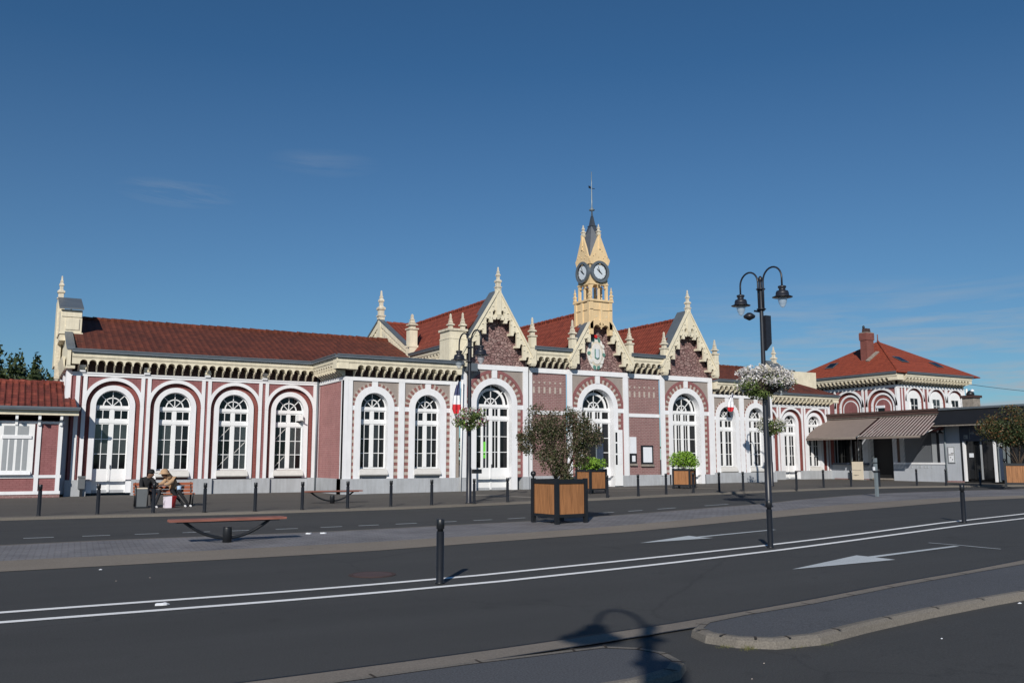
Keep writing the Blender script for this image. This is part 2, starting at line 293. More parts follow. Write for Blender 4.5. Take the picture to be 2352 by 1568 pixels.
# ------------------------------------------------------------------ mesh builder
def facing_south(X0=0.0, Y0=0.0):   # wall facing -Y: a runs along +X, b goes into the wall
    return lambda a, b, z: (X0 + a, Y0 + b, z)
def facing_west(X0=0.0, Y0=0.0):    # wall facing -X: a runs along -Y
    return lambda a, b, z: (X0 + b, Y0 - a, z)
IDT = facing_south()
class MB:
    def __init__(s, T=IDT): s.v = []; s.f = []; s.mi = []; s.mats = []; s.T = T; s.sm = []
    def m(s, mat):
        mm = M[mat] if isinstance(mat, str) else mat
        if mm not in s.mats: s.mats.append(mm)
        return s.mats.index(mm)
    def add(s, vs, fs, mat, smooth=False):
        o = len(s.v); s.v += [s.T(*p) for p in vs]; k = s.m(mat)
        for f in fs: s.f.append([o + i for i in f]); s.mi.append(k); s.sm.append(smooth)
    def quad(s, a, b, c, d, mat): s.add([a, b, c, d], [(0, 1, 2, 3)], mat)
    def box(s, x0, x1, y0, y1, z0, z1, mat):
        s.add([(x0, y0, z0), (x1, y0, z0), (x1, y1, z0), (x0, y1, z0), (x0, y0, z1), (x1, y0, z1), (x1, y1, z1), (x0, y1, z1)],
              [(0, 1, 5, 4), (1, 2, 6, 5), (2, 3, 7, 6), (3, 0, 4, 7), (4, 5, 6, 7), (3, 2, 1, 0)], mat)
    def prism(s, poly, y0, y1, mat):          # poly of (x,z), counter-clockwise seen from -Y
        n = len(poly)
        vs = [(x, y0, z) for x, z in poly] + [(x, y1, z) for x, z in poly]
        fs = [tuple(range(n)), tuple(range(2 * n - 1, n - 1, -1))]
        for i in range(n): j = (i + 1) % n; fs.append((j, i, n + i, n + j))
        s.add(vs, fs, mat)
    def xprism(s, poly, x0, x1, mat):         # poly of (y,z), extruded along x
        n = len(poly)
        vs = [(x0, y, z) for y, z in poly] + [(x1, y, z) for y, z in poly]
        fs = [tuple(range(n - 1, -1, -1)), tuple(range(n, 2 * n))]
        for i in range(n): j = (i + 1) % n; fs.append((i, j, n + j, n + i))
        s.add(vs, fs, mat)
    def frustum(s, cx, cy, z0, z1, w0, w1, mat, d0=None, d1=None):
        d0 = w0 if d0 is None else d0; d1 = w1 if d1 is None else d1
        vs = [(cx - w0, cy - d0, z0), (cx + w0, cy - d0, z0), (cx + w0, cy + d0, z0), (cx - w0, cy + d0, z0),
              (cx - w1, cy - d1, z1), (cx + w1, cy - d1, z1), (cx + w1, cy + d1, z1), (cx - w1, cy + d1, z1)]
        s.add(vs, [(0, 1, 5, 4), (1, 2, 6, 5), (2, 3, 7, 6), (3, 0, 4, 7), (4, 5, 6, 7), (3, 2, 1, 0)], mat)
    def lathe(s, cx, cy, prof, mat, n=16, smooth=True):   # prof (r,z) bottom to top
        vs = []; fs = []
        for r, z in prof:
            for i in range(n): a = 2 * PI * i / n; vs.append((cx + r * math.cos(a), cy + r * math.sin(a), z))
        for k in range(len(prof) - 1):
            for i in range(n): j = (i + 1) % n; fs.append((k * n + i, k * n + j, (k + 1) * n + j, (k + 1) * n + i))
        fs.append(tuple(range(n - 1, -1, -1))); fs.append(tuple((len(prof) - 1) * n + i for i in range(n)))
        s.add(vs, fs, mat, smooth)
    def tube(s, pts, r, mat, n=8, smooth=True):
        P = [Vector(p) for p in pts]; rs = r if isinstance(r, (list, tuple)) else [r] * len(P)
        vs = []; fs = []; prev = None
        for i, p in enumerate(P):
            t = (P[min(i + 1, len(P) - 1)] - P[max(i - 1, 0)]).normalized()
            u = t.cross(Vector((0, 0, 1))) if prev is None else (prev - t * prev.dot(t))
            if u.length < 1e-4: u = t.cross(Vector((0, 1, 0)))
            u.normalize(); prev = u; w = t.cross(u)
            for k in range(n): a = 2 * PI * k / n; q = p + (u * math.cos(a) + w * math.sin(a)) * rs[i]; vs.append(tuple(q))
        for i in range(len(P) - 1):
            for k in range(n): j = (k + 1) % n; fs.append((i * n + k, i * n + j, (i + 1) * n + j, (i + 1) * n + k))
        fs.append(tuple(range(n - 1, -1, -1))); fs.append(tuple((len(P) - 1) * n + k for k in range(n)))
        s.add(vs, fs, mat, smooth)
    def ring(s, cx, zs, r0, r1, y0, y1, mat, a0=0.0, a1=PI, n=24):   # arched band in the XZ plane with thickness
        vs = []; fs = []
        for i in range(n + 1):
            a = a0 + (a1 - a0) * i / n; c, q = math.cos(a), math.sin(a)
            vs += [(cx + r0 * c, y0, zs + r0 * q), (cx + r1 * c, y0, zs + r1 * q), (cx + r1 * c, y1, zs + r1 * q), (cx + r0 * c, y1, zs + r0 * q)]
        for i in range(n):
            o = 4 * i; p = o + 4
            fs += [(o, p, p + 1, o + 1), (o + 1, p + 1, p + 2, o + 2), (o + 2, p + 2, p + 3, o + 3), (o + 3, p + 3, p, o)]
        fs += [(0, 1, 2, 3), (4 * n + 3, 4 * n + 2, 4 * n + 1, 4 * n)]
        s.add(vs, fs, mat)
    def bay(s, x0, x1, z0, z1, y, cx, r, zs, zb, mat, rev=0.0, rmat=None, n=20):
        # wall panel at depth y with an arched opening; optional reveal going back by rev
        s.quad((x0, y, z0), (cx - r, y, z0), (cx - r, y, zs), (x0, y, zs), mat)
        s.quad((cx + r, y, z0), (x1, y, z0), (x1, y, zs), (cx + r, y, zs), mat)
        if zb > z0: s.quad((cx - r, y, z0), (cx + r, y, z0), (cx + r, y, zb), (cx - r, y, zb), mat)
        s.quad((x0, y, zs), (cx - r, y, zs), (cx - r, y, z1), (x0, y, z1), mat)
        s.quad((cx + r, y, zs), (x1, y, zs), (x1, y, z1), (cx + r, y, z1), mat)
        A = [(cx - r * math.cos(PI * i / n), zs + r * math.sin(PI * i / n)) for i in range(n + 1)]
        for (xa, za), (xb, zc) in zip(A, A[1:]): s.quad((xa, y, za), (xb, y, zc), (xb, y, z1), (xa, y, z1), mat)
        if rev:
            rm = rmat or mat; P = [(cx - r, zb)] + A + [(cx + r, zb)]
            for (xa, za), (xb, zc) in zip(P, P[1:]): s.quad((xa, y, za), (xa, y + rev, za), (xb, y + rev, zc), (xb, y, zc), rm)
            s.quad((cx - r, y, zb), (cx + r, y, zb), (cx + r, y + rev, zb), (cx - r, y + rev, zb), rm)
    def build(s, name, parent=None, loc=None):
        me = bpy.data.meshes.new(name); me.from_pydata(s.v, [], s.f)
        for mm in s.mats: me.materials.append(mm)
        me.polygons.foreach_set('material_index', s.mi); me.polygons.foreach_set('use_smooth', s.sm)
        me.update()
        o = bpy.data.objects.new(name, me); C.objects.link(o)
        if loc: o.location = loc
        if parent: o.parent = parent
        return o
def tag(o, label=None, cat=None, group=None, kind=None):
    if label: o['label'] = label
    if cat: o['category'] = cat
    if group: o['group'] = group
    if kind: o['kind'] = kind
    return o
def empty(name, loc=(0, 0, 0), rz=0.0, label=None, cat=None, group=None):
    o = bpy.data.objects.new(name, None); C.objects.link(o); o.location = loc; o.rotation_euler = (0, 0, rz); o.empty_display_size = 0.3
    return tag(o, label, cat, group)
def kids(o): return [c for c in bpy.data.objects if c.parent == o]
def copy_tree(o, parent=None):
    ch = kids(o); c = o.copy(); C.objects.link(c); c.parent = parent
    for k in ch: copy_tree(k, c)
    return c

# ------------------------------------------------------------------ ground heights (the square rises gently to the right)
def lerp(x, pts):
    if x <= pts[0][0]: return pts[0][1]
    for (a, b), (c, e) in zip(pts, pts[1:]):
        if x <= c: return b + (e - b) * (x - a) / (c - a)
    return pts[-1][1]
GA = [(6, 0), (12, .07), (19, .2), (30, .28)]; GB = [(12, 0), (20, .09), (30, .18), (36, .2)]; GW = [(13, .02), (18, .05), (30, .16), (36, .26), (46, .26)]
def g(X, Y):
    a, b, w = lerp(X, GA), lerp(X, GB), lerp(X, GW)
    if Y < 12: return a
    if Y < 27: return a + (b - a) * (Y - 12) / 15
    if Y < 42: return b + (w - b) * (Y - 27) / 15
    return w
def struct(mb, name, **kw): o = mb.build(name); o['kind'] = 'structure'; return o
def frange(a, b, st): n = max(1, int(round((b - a) / st))); return [a + (b - a) * i / n for i in range(n + 1)]
mb = MB()
xs = [-4000, -1000, -300, -100, -40] + frange(-20, 70, 0.9) + [100, 200, 400, 1000, 4000]
ys = [-400, -100, -30] + frange(-12, 60, 0.9) + [80, 120, 200, 400, 1000, 5000]
vs = [(x, y, g(x, y)) for y in ys for x in xs]; nx = len(xs)
mb.add(vs, [(j * nx + i, j * nx + i + 1, (j + 1) * nx + i + 1, (j + 1) * nx + i) for j in range(len(ys) - 1) for i in range(nx - 1)], 'asphalt')
struct(mb, 'road')
def yat(x, pl): return lerp(x, pl)
def smoothpl(pl, x0, x1, st=0.5):
    out = []
    for x in frange(x0, x1, st):
        out.append((x, sum(yat(x + d, pl) for d in (-1.0, -0.5, 0, 0.5, 1.0)) / 5))
    return out
def strip(mb, pa, pb, off_a, off_b, mat, rows=1):      # surface between two lines given at the same x stations
    vs = []; n = len(pa)
    for k in range(rows + 1):
        t = k / rows
        for (xa, ya), (xb, yb) in zip(pa, pb):
            x = xa + (xb - xa) * t; y = ya + (yb - ya) * t; vs.append((x, y, g(x, y) + off_a + (off_b - off_a) * t))
    mb.add(vs, [(k * n + i, k * n + i + 1, (k + 1) * n + i + 1, (k + 1) * n + i) for k in range(rows) for i in range(n - 1)], mat)
def shift(pl, dy): return [(x, y + dy) for x, y in pl]
# far pavement with its kerb
KERB = [(-40, 28.2), (2, 28.1), (6, 27.65), (9, 27.7), (14, 27.95), (20, 28.3), (24, 29.0), (30, 29.3), (36, 29.9), (42, 29.5), (50, 28.0), (75, 25)]
kl = smoothpl(KERB, -40, 75, 0.8)
mb = MB(); strip(mb, kl, kl, 0.0, 0.07, 'kerb'); strip(mb, kl, shift(kl, 0.30), 0.07, 0.085, 'kerb')
struct(mb, 'kerb')
mb = MB(); strip(mb, shift(kl, 0.30), [(x, 46.0) for x, _ in kl], 0.085, 0.085, 'farwalk', rows=20); struct(mb, 'pavement')
mb = MB()
for (xa, ya, xb, yb, w) in ((17.2, 34.6, 18.6, 28.5, 0.5), (25.0, 37.8, 30.0, 32.8, 0.5), (17.8, 34.4, 27.0, 33.0, 0.35)):
    P = []; 
    for t in frange(0, 1, 0.1): P.append((xa + (xb - xa) * t, ya + (yb - ya) * t))
    strip(mb, P, [(x + w, y + 0.12) for x, y in P], 0.091, 0.091, 'paleway')
struct(mb, 'paved_path')
# central median
MBK = [(-40, 18.9), (0.2, 18.85), (1, 19.15), (6, 18.95), (12, 19.2), (16.4, 19.9), (21.3, 20.9), (23.4, 21.9), (29.8, 23.75), (34.3, 24.0), (40, 24.0), (75, 24.5)]
MPF = [(-40, 16.05), (0, 16.15), (5, 16.25), (10, 16.4), (14, 17.0), (18.4, 17.9), (22.8, 19.2), (28.4, 19.9), (34, 19.6), (75, 17)]
MGF = [(-40, 15.3), (0, 15.38), (5, 15.4), (13, 16.15), (20.5, 17.5), (28.7, 19.1), (34, 19.3), (75, 16.8)]
X0, X1 = -40, 75
bk = smoothpl(MBK, X0, X1); pf = smoothpl(MPF, X0, X1); gf = smoothpl(MGF, X0, X1)
mb = MB(); strip(mb, pf, shift(bk, -0.16), 0.085, 0.10, 'pavers', rows=6); struct(mb, 'median_paving')
mb = MB(); strip(mb, gf, pf, 0.006, 0.085, 'concrete', rows=2); struct(mb, 'gutter')
mb = MB(); strip(mb, shift(bk, -0.16), bk, 0.10, 0.10, 'kerb'); strip(mb, bk, bk, 0.10, 0.0, 'kerb'); struct(mb, 'median_kerb')
# lane lines
L1 = [(-40, 11.0), (0, 11.33), (3.6, 11.3), (9.4, 11.78), (14.5, 12.37), (23.6, 13.9), (40, 17.2), (75, 25)]
L2 = [(-40, 10.3), (0, 10.66), (3.4, 10.6), (8.8, 11.02), (13.6, 11.64), (21.7, 12.85), (40, 16.4), (75, 24.2)]
def sline(pl, x0, x1, w, name='lane_line', mat='paint', off=0.006, label=None):
    a = smoothpl(pl, x0, x1, 0.4); mb = MB(); strip(mb, shift(a, -w / 2), shift(a, w / 2), off, off, mat); return struct(mb, name)
sline(L1, -40, 70, 0.13); sline(L2, -40, 70, 0.13)
DL = [(0, 21.6), (6, 21.35), (10, 21.4), (14, 21.65), (17.3, 22.0), (19, 22.4), (21.6, 22.9), (30, 25)]
for (xa, xb) in ((-1.6, -0.9), (0.43, 1.0), (1.55, 2.1), (2.6, 3.1), (3.6, 4.2), (4.62, 5.08), (5.7, 6.23), (6.8, 7.34), (7.77, 8.31), (8.77, 9.36), (10.05, 10.53), (11.05, 11.64), (12.15, 12.73), (13.3, 13.9), (15.4, 16.0), (16.6, 17.2), (17.9, 18.8), (20.3, 21.6)):
    sline(DL, xa, xb, 0.10, 'dashed_line', 'paintworn')
def flatpoly(pts, name, mat='paintworn', off=0.006):
    mb = MB(); mb.add([(x, y, g(x, y) + off) for x, y in pts], [tuple(range(len(pts)))], mat); return struct(mb, name)
flatpoly([(10.75, 13.86), (12.59, 13.81), (12.46, 14.08), (14.9, 14.33), (14.9, 14.43), (12.5, 14.22), (12.53, 14.49)], 'direction_arrow')
flatpoly([(10.15, 9.48), (12.34, 9.38), (12.35, 9.76), (14.8, 9.92), (14.8, 10.03), (12.35, 9.9), (12.34, 10.12)], 'direction_arrow')
# near road edge, gutter line and the two kerbed islands
NE = [(-20, 6.6), (2.2, 6.93), (4.3, 7.03), (6.6, 7.27), (8.1, 7.42), (10, 7.75), (11.8, 7.95), (13.8, 8.2), (40, 12)]
NF = [(-20, 6.15), (2.3, 6.52), (4.5, 6.72), (6.3, 6.92), (7.7, 7.07), (9.5, 7.38), (11.5, 7.62), (13.0, 7.78), (40, 11.5)]
ne = smoothpl(NE, -20, 40); nf = smoothpl(NF, -20, 40)
mb = MB(); strip(mb, nf, ne, 0.012, 0.005, 'concrete'); struct(mb, 'gutter')
mb = MB(); strip(mb, ne, shift(ne, 0.03), 0.0075, 0.0075, 'canopy'); strip(mb, shift(nf, -0.015), shift(nf, 0.015), 0.016, 0.016, 'canopy'); struct(mb, 'road_joint')
def island(outer, h, kw, name):
    # outer: closed outline (counter-clockwise); rounded kerb stones round a raised asphalt top
    n = len(outer); P = [Vector((x, y)) for x, y in outer]
    def inset(dv):
        out = []
        for i in range(n):
            a = P[i - 1]; b = P[i]; c = P[(i + 1) % n]
            n1 = Vector((-(b - a).y, (b - a).x)).normalized(); n2 = Vector((-(c - b).y, (c - b).x)).normalized()
            nn = (n1 + n2).normalized(); out.append(b + nn * dv / max(0.5, nn.dot(n1)))
        return out
    rings = [(0.0, 0.0), (0.012, h * 0.75), (0.05, h), (kw, h)]
    mb = MB(); vs = []; fs = []
    for dv, hh in rings:
        for q in inset(dv): vs.append((q.x, q.y, g(q.x, q.y) + hh))
    for k in range(3):
        for i in range(n): j = (i + 1) % n; fs.append((k * n + i, k * n + j, (k + 1) * n + j, (k + 1) * n + i))
    mb.add(vs, fs, 'kerb'); 
    q0 = inset(kw)
    # joints between kerb stones
    acc = 0; nxt = 0.35
    for i in range(n):
        j = (i + 1) % n; a = P[i]; b = P[j]; ln = (b - a).length
        while nxt < acc + ln:
            t = (nxt - acc) / ln; p = a.lerp(b, t); q = q0[i].lerp(q0[j], t); dv = (b - a).normalized() * 0.012
            mb.add([(p.x - dv.x, p.y - dv.y, g(p.x, p.y) + h + 0.002), (p.x + dv.x, p.y + dv.y, g(p.x, p.y) + h + 0.002), (q.x + dv.x, q.y + dv.y, g(q.x, q.y) + h + 0.002), (q.x - dv.x, q.y - dv.y, g(q.x, q.y) + h + 0.002)], [(0, 1, 2, 3)], 'soil')
            nxt += 0.33 if ln < 0.6 else 0.9
        acc += ln
    o = struct(mb, name + '_kerb')
    mt = MB(); q = inset(kw); mt.add([(v.x, v.y, g(v.x, v.y) + h - 0.004) for v in q], [tuple(range(n))], 'island'); struct(mt, name)
def rnd(cx, cy, r, a0, a1, n=8): return [(cx + r * math.cos(R(a0 + (a1 - a0) * i / n)), cy + r * math.sin(R(a0 + (a1 - a0) * i / n))) for i in range(n + 1)]
island([(6.45, 5.72), (7.26, 5.86), (8.4, 6.0), (9.7, 6.10), (12, 6.2), (16, 6.3), (20, 8.2), (16, 8.1), (13.05, 7.72), (11.5, 7.58), (9.5, 7.33), (7.7, 7.03), (6.6, 6.93), (6.0, 6.82), (5.70, 6.6), (5.62, 6.32), (5.72, 6.02), (5.98, 5.80)], 0.085, 0.11, 'near_island')
island([(-12, 4.4), (-6, 4.75), (3.0, 5.25), (4.1, 5.28), (4.55, 5.40), (4.80, 5.62), (4.90, 5.95), (4.82, 6.22), (4.55, 6.45), (3.2, 6.48), (2.3, 6.44), (-6, 6.2), (-12, 6.0)], 0.07, 0.11, 'near_pavement')

# ------------------------------------------------------------------ architectural pieces
def voussoirs(mb, cx, zs, r0, r1, y0, y1, k0=80, n=20, gap=0.0):
    # alternating brick and stone wedges, left open at the keystone
    for i in range(n):
        a0 = PI * i / n; a1 = PI * (i + 1) / n
        mb.ring(cx, zs, r0, r1, y0, y1, 'voussoir' if i % 2 == 0 else 'vstone', a0 + 0.004, a1 - 0.004, 2)
def quoins(mb, x0, x1, z0, z1, y0, y1, h=0.15, first=0):
    n = int((z1 - z0) / h); h = (z1 - z0) / n
    for i in range(n): mb.box(x0, x1, y0, y1, z0 + i * h + 0.002, z0 + (i + 1) * h - 0.002, 'vstone' if (i + first) % 2 else 'voussoir')
def cornice(T, x0, x1, zw, name, parent, depth=0.5, n=None, ends=True, endr=0.0, endl=0.0, h=0.9, mat='cream'):
    # zw: top of the string course; small arches on brackets carry the overhanging eave
    mb = MB(T); pitch = 0.365
    n = n or max(1, int(round((x1 - x0) / pitch))); p = (x1 - x0) / n; bw = p * 0.16
    s = h / 0.9
    zb, zm, zt = zw + 0.02 * s, zw + 0.30 * s, zw + 0.58 * s
    ro = (p - bw) / 2
    prof = [(0.0, zb), (-0.10, zb), (-0.16, zb + 0.08), (-0.26, zm - 0.12), (-depth * 0.88, zm - 0.04), (-depth, zm), (-depth, zm + 0.02), (0, zm + 0.02)]
    for i in range(n + 1):
        xc = x0 + i * p
        mb.xprism(prof, xc - bw / 2, xc + bw / 2, mat)
    for i in range(n):
        a = x0 + i * p + bw / 2; c = a + ro
        A = [(c - ro * math.cos(PI * k / 8), zm + 0.055 * s + ro * math.sin(PI * k / 8)) for k in range(9)]
        for (xa, za), (xb, zc) in zip(A, A[1:]):
            mb.quad((xa, -depth, za), (xb, -depth, zc), (xb, -depth, zt), (xa, -depth, zt), mat)
            mb.quad((xa, -depth, za), (xa, 0.0, za), (xb, 0.0, zc), (xb, -depth, zc), mat)
    for i in range(n + 1):
        xc = x0 + i * p; mb.quad((xc - bw / 2, -depth, zm + 0.02), (xc + bw / 2, -depth, zm + 0.02), (xc + bw / 2, -depth, zt), (xc - bw / 2, -depth, zt), mat)
    xa, xb = x0 - endl, x1 + endr
    mb.box(xa, xb, -depth - 0.03, 0, zt, zw + 0.62 * s, mat)
    mb.box(xa, xb, -depth - 0.05, 0, zw + 0.62 * s, zw + 0.78 * s, mat)
    mb.box(x0, x1, 0.001, 0.05, zw - 0.02, zt, 'dark')  # back wall between brackets, shadow put into its dark colour
    if ends:
        mb.box(xa, x0 - bw / 2, -depth, 0.0, zm, zt, mat); mb.box(x1 + bw / 2, xb, -depth, 0.0, zm, zt, mat) if endr > bw else None
    o = mb.build(name, parent)
    gm = MB(T)
    gm.box(xa - 0.02, xb + 0.02, -depth - 0.16, -depth + 0.12, zw + 0.79 * s, zw + 0.92 * s, 'zinc')
    gm.box(xa - 0.02, xb + 0.02, -depth - 0.19, -depth - 0.12, zw + 0.90 * s, zw + 0.95 * s, 'zinc')
    gm.build('gutter', o)
    return o
def finial(mb, cx, cy, z, h, w=0.16, mat='creamstone'):
    s = h; w = w * 0.80
    for (a, b, w0, w1) in ((0, .10, 1, 1), (.10, .14, 1.25, 1.25), (.14, .30, .85, .85), (.30, .34, .85, 1.2), (.34, .40, 1.2, 1.2), (.40, .46, 1.2, .55), (.46, .58, .55, .55), (.58, .62, .55, .8), (.62, .66, .8, .8), (.66, .74, .8, .35), (.74, .80, .45, .5), (.80, .97, .32, .22), (.97, 1.0, .22, .05)):
        mb.frustum(cx, cy, z + a * s, z + b * s, w * w0, w * w1, mat)
def pinnacle(T, cx, cy, z0, z1, ztop, parent, w=0.16, name='pinnacle', mat='cream'):
    mb = MB(T)
    mb.frustum(cx, cy, z0 - 0.12, z0, w * 0.75, w * 1.0, mat)
    mb.frustum(cx, cy, z0, z0 + (z1 - z0) * .55, w, w, mat)
    mb.frustum(cx, cy, z0 + (z1 - z0) * .55, z0 + (z1 - z0) * .6, w * 1.12, w * 1.12, mat)
    mb.frustum(cx, cy, z0 + (z1 - z0) * .6, z1 - 0.08, w * 0.95, w * 0.95, mat)
    mb.frustum(cx, cy, z1 - 0.08, z1, w * 1.2, w * 1.2, 'creamstone')
    h = ztop - z1
    for (a, b, w0, w1) in ((0, .20, .62, .62), (.20, .27, 1.05, 1.05), (.27, .36, .95, .45), (.36, .44, .60, .60), (.44, .56, .50, .38), (.56, .62, .48, .48), (.62, .92, .30, .24), (.92, 1.0, .26, .05)):
        mb.frustum(cx, cy, z1 + a * h, z1 + b * h, w * w0, w * w1, 'creamstone')
    return mb.build(name, parent)
def opening(T, parent, cx, r, zs, zb, y, kind='window', style='small', glassmats=None, panel_top=1.25, seed=0, curtain=(), reflection=0):
    # joinery: fanlight, row of small panes, tall panes, and for a door a solid bottom panel
    mb = MB(T); f = 0.032; y0, y1 = y, y + 0.06
    n = 24
    mb.ring(cx, zs, r - f, r, y0 - 0.01, y1, 'frame', n=n)
    x0, x1 = cx - r, cx + r
    mb.box(x0, x0 + f, y0 - 0.01, y1, zb, zs, 'frame'); mb.box(x1 - f, x1, y0 - 0.01, y1, zb, zs, 'frame')
    def bar(a, ra, rb, w):
        c, s_ = math.cos(a), math.sin(a); px, pz = -s_ * w, c * w
        P = [(cx + ra * c - px, zs + ra * s_ - pz), (cx + rb * c - px, zs + rb * s_ - pz), (cx + rb * c + px, zs + rb * s_ + pz), (cx + ra * c + px, zs + ra * s_ + pz)]
        mb.prism(P, y0, y1, 'frame')
    if style == 'small':
        for a in (PI / 4, PI / 2, 3 * PI / 4): bar(a, 0.0, r - f, 0.016)
        mb.ring(cx, zs, r * 0.50, r * 0.57, y0, y1, 'frame', n=n)
    else:
        for a in (PI / 4, PI / 2, 3 * PI / 4): bar(a, 0.0, r - f, 0.016)
        mb.ring(cx, zs, r * 0.70, r * 0.83, y0 - 0.005, y1, 'frame', n=n); mb.ring(cx, zs, r * 0.29, r * 0.35, y0, y1, 'frame', n=n)
    mb.box(x0, x1, y0 - 0.04, y1, zs - 0.13, zs + 0.02, 'frame')            # transom
    zt = zs - 0.13
    rows = [(zt - 0.06 - 0.36, zt - 0.06)]
    z2 = zt - 0.06 - 0.36 - 0.05
    mb.box(x0, x1, y0, y1, zt - 0.06, zt, 'frame'); mb.box(x0, x1, y0, y1, z2, z2 + 0.05, 'frame')
    mb.box(x0, x1, y0 - 0.03, y1, z2 - 0.15, z2, 'frame')
    zl = z2 - 0.15 - 0.05; mb.box(x0, x1, y0, y1, zl, zl + 0.05, 'frame')
    zend = panel_top if kind == 'door' else zb + 0.06
    mb.box(x0, x1, y0, y1, zend - 0.06, zend, 'frame')
    if style == 'small':
        mul_ = [(cx - 0.09, cx + 0.09)]; panels = [(x0 + f, cx - 0.09), (cx + 0.09, x1 - f)]; splits = 2
    else:
        w = r * 0.36
        panels = [(x0 + f, cx - w * 1.45), (cx - w * 1.18, cx - 0.08), (cx + 0.08, cx + w * 1.18), (cx + w * 1.45, x1 - f)]
        mul_ = [(cx - 0.08, cx + 0.08), (cx - w * 1.45, cx - w * 1.18), (cx + w * 1.18, cx + w * 1.45)]; splits = 2
    for a, b in mul_: mb.box(a, b, y0 - 0.015, y1, zend, zs - 0.14, 'frame')
    for k, (a, b) in enumerate(panels):
        sp = splits if (style == 'small' or k in (1, 2)) else 1
        mb.box(a, a + 0.014, y0, y1, zend, zt, 'frame'); mb.box(b - 0.014, b, y0, y1, zend, zt, 'frame')
        for q in range(1, sp): xm = a + (b - a) * q / sp; mb.box(xm - 0.015, xm + 0.015, y0 + 0.005, y1, zend, zt, 'frame')
        for q in (1, 2): zm = zl - (zl - zend) * q / 3; mb.box(a, b, y0 + 0.007, y1, zm - 0.015, zm + 0.015, 'frame')
    if kind == 'door':
        mb.box(x0 + f, cx - 0.012, y0 + 0.0, y1, zb + 0.12, zend - 0.06, 'frame'); mb.box(cx + 0.012, x1 - f, y0, y1, zb + 0.12, zend - 0.06, 'frame')
        mb.box(cx - 0.05, cx + 0.05, y0 - 0.03, y0, zb + 0.03, zend, 'frame')
        mb.box(x0 + f, x1 - f, y0 + 0.01, y1, zb, zb + 0.12, 'grey')
    o = mb.build(kind, parent)
    pm = MB(T); yg = y + 0.045
    A = [(cx + (r - 0.01) * math.cos(PI * i / n), zs + (r - 0.01) * math.sin(PI * i / n)) for i in range(n + 1)]
    pm.add([(x, yg, z) for x, z in A], [tuple(range(len(A)))], 'glass')
    rr = random.Random(seed + int(cx * 10))
    for k, (a, b) in enumerate(panels):
        sp = splits if (style == 'small' or k in (1, 2)) else 1
        for q in range(sp):
            xa = a + (b - a) * q / sp; xb = a + (b - a) * (q + 1) / sp
            pm.quad((xa, yg, z2), (xb, yg, z2), (xb, yg, zt), (xa, yg, zt), 'glass')
            for j in range(3):
                za = zend + (zl - zend) * j / 3; zc = zend + (zl - zend) * (j + 1) / 3
                idx = (k * 2 + q)
                pm.quad((xa, yg, za), (xb, yg, za), (xb, yg, zc), (xa, yg, zc), 'curtain' if idx in curtain and not (j == 0 and rr.random() < .4) else 'glass')
    pm.build('pane', o)
    if reflection:
        tm = MB(T)  # thin added bars imitating diagonal reflections in the glass
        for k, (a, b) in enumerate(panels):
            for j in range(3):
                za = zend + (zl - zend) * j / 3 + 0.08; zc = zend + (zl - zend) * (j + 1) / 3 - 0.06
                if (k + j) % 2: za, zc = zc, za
                if reflection == 2 and k == 1 and j < 2: continue
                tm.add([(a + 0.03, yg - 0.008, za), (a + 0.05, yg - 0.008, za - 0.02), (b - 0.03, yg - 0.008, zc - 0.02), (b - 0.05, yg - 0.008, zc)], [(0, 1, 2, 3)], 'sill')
        tm.build('reflection_bars', o)
    if kind == 'door':
        hm = MB(T); hm.box(cx + 0.02, cx + 0.05, y0 - 0.06, y0 - 0.03, 1.25, 1.42, 'black'); hm.build('handle', o)
    return o
def sill(T, parent, x0, x1, z0, z1, y, name='window_sill'):
    mb = MB(T); mb.xprism([(y, z0 + 0.04), (y - 0.16, z0), (y - 0.20, z0 + 0.05), (y - 0.16, z0 + 0.12), (y - 0.05, z1 - 0.03), (y + 0.06, z1), (y + 0.25, z1), (y + 0.25, z0 + 0.04)][::-1], x0, x1, 'sill')
    return mb.build(name, parent)

ZP = 0.79      # plinth top
ZG = -0.1      # walls start a little below the ground
ZS = 5.40      # top of the wing string course
Y1, Y2, Y3 = 42.1, 38.4, 38.25

ST = empty('railway_station', (0, 0, 0), 0, 'long pink brick railway station with white arched windows, cream gables and a small clock tower', 'railway station')

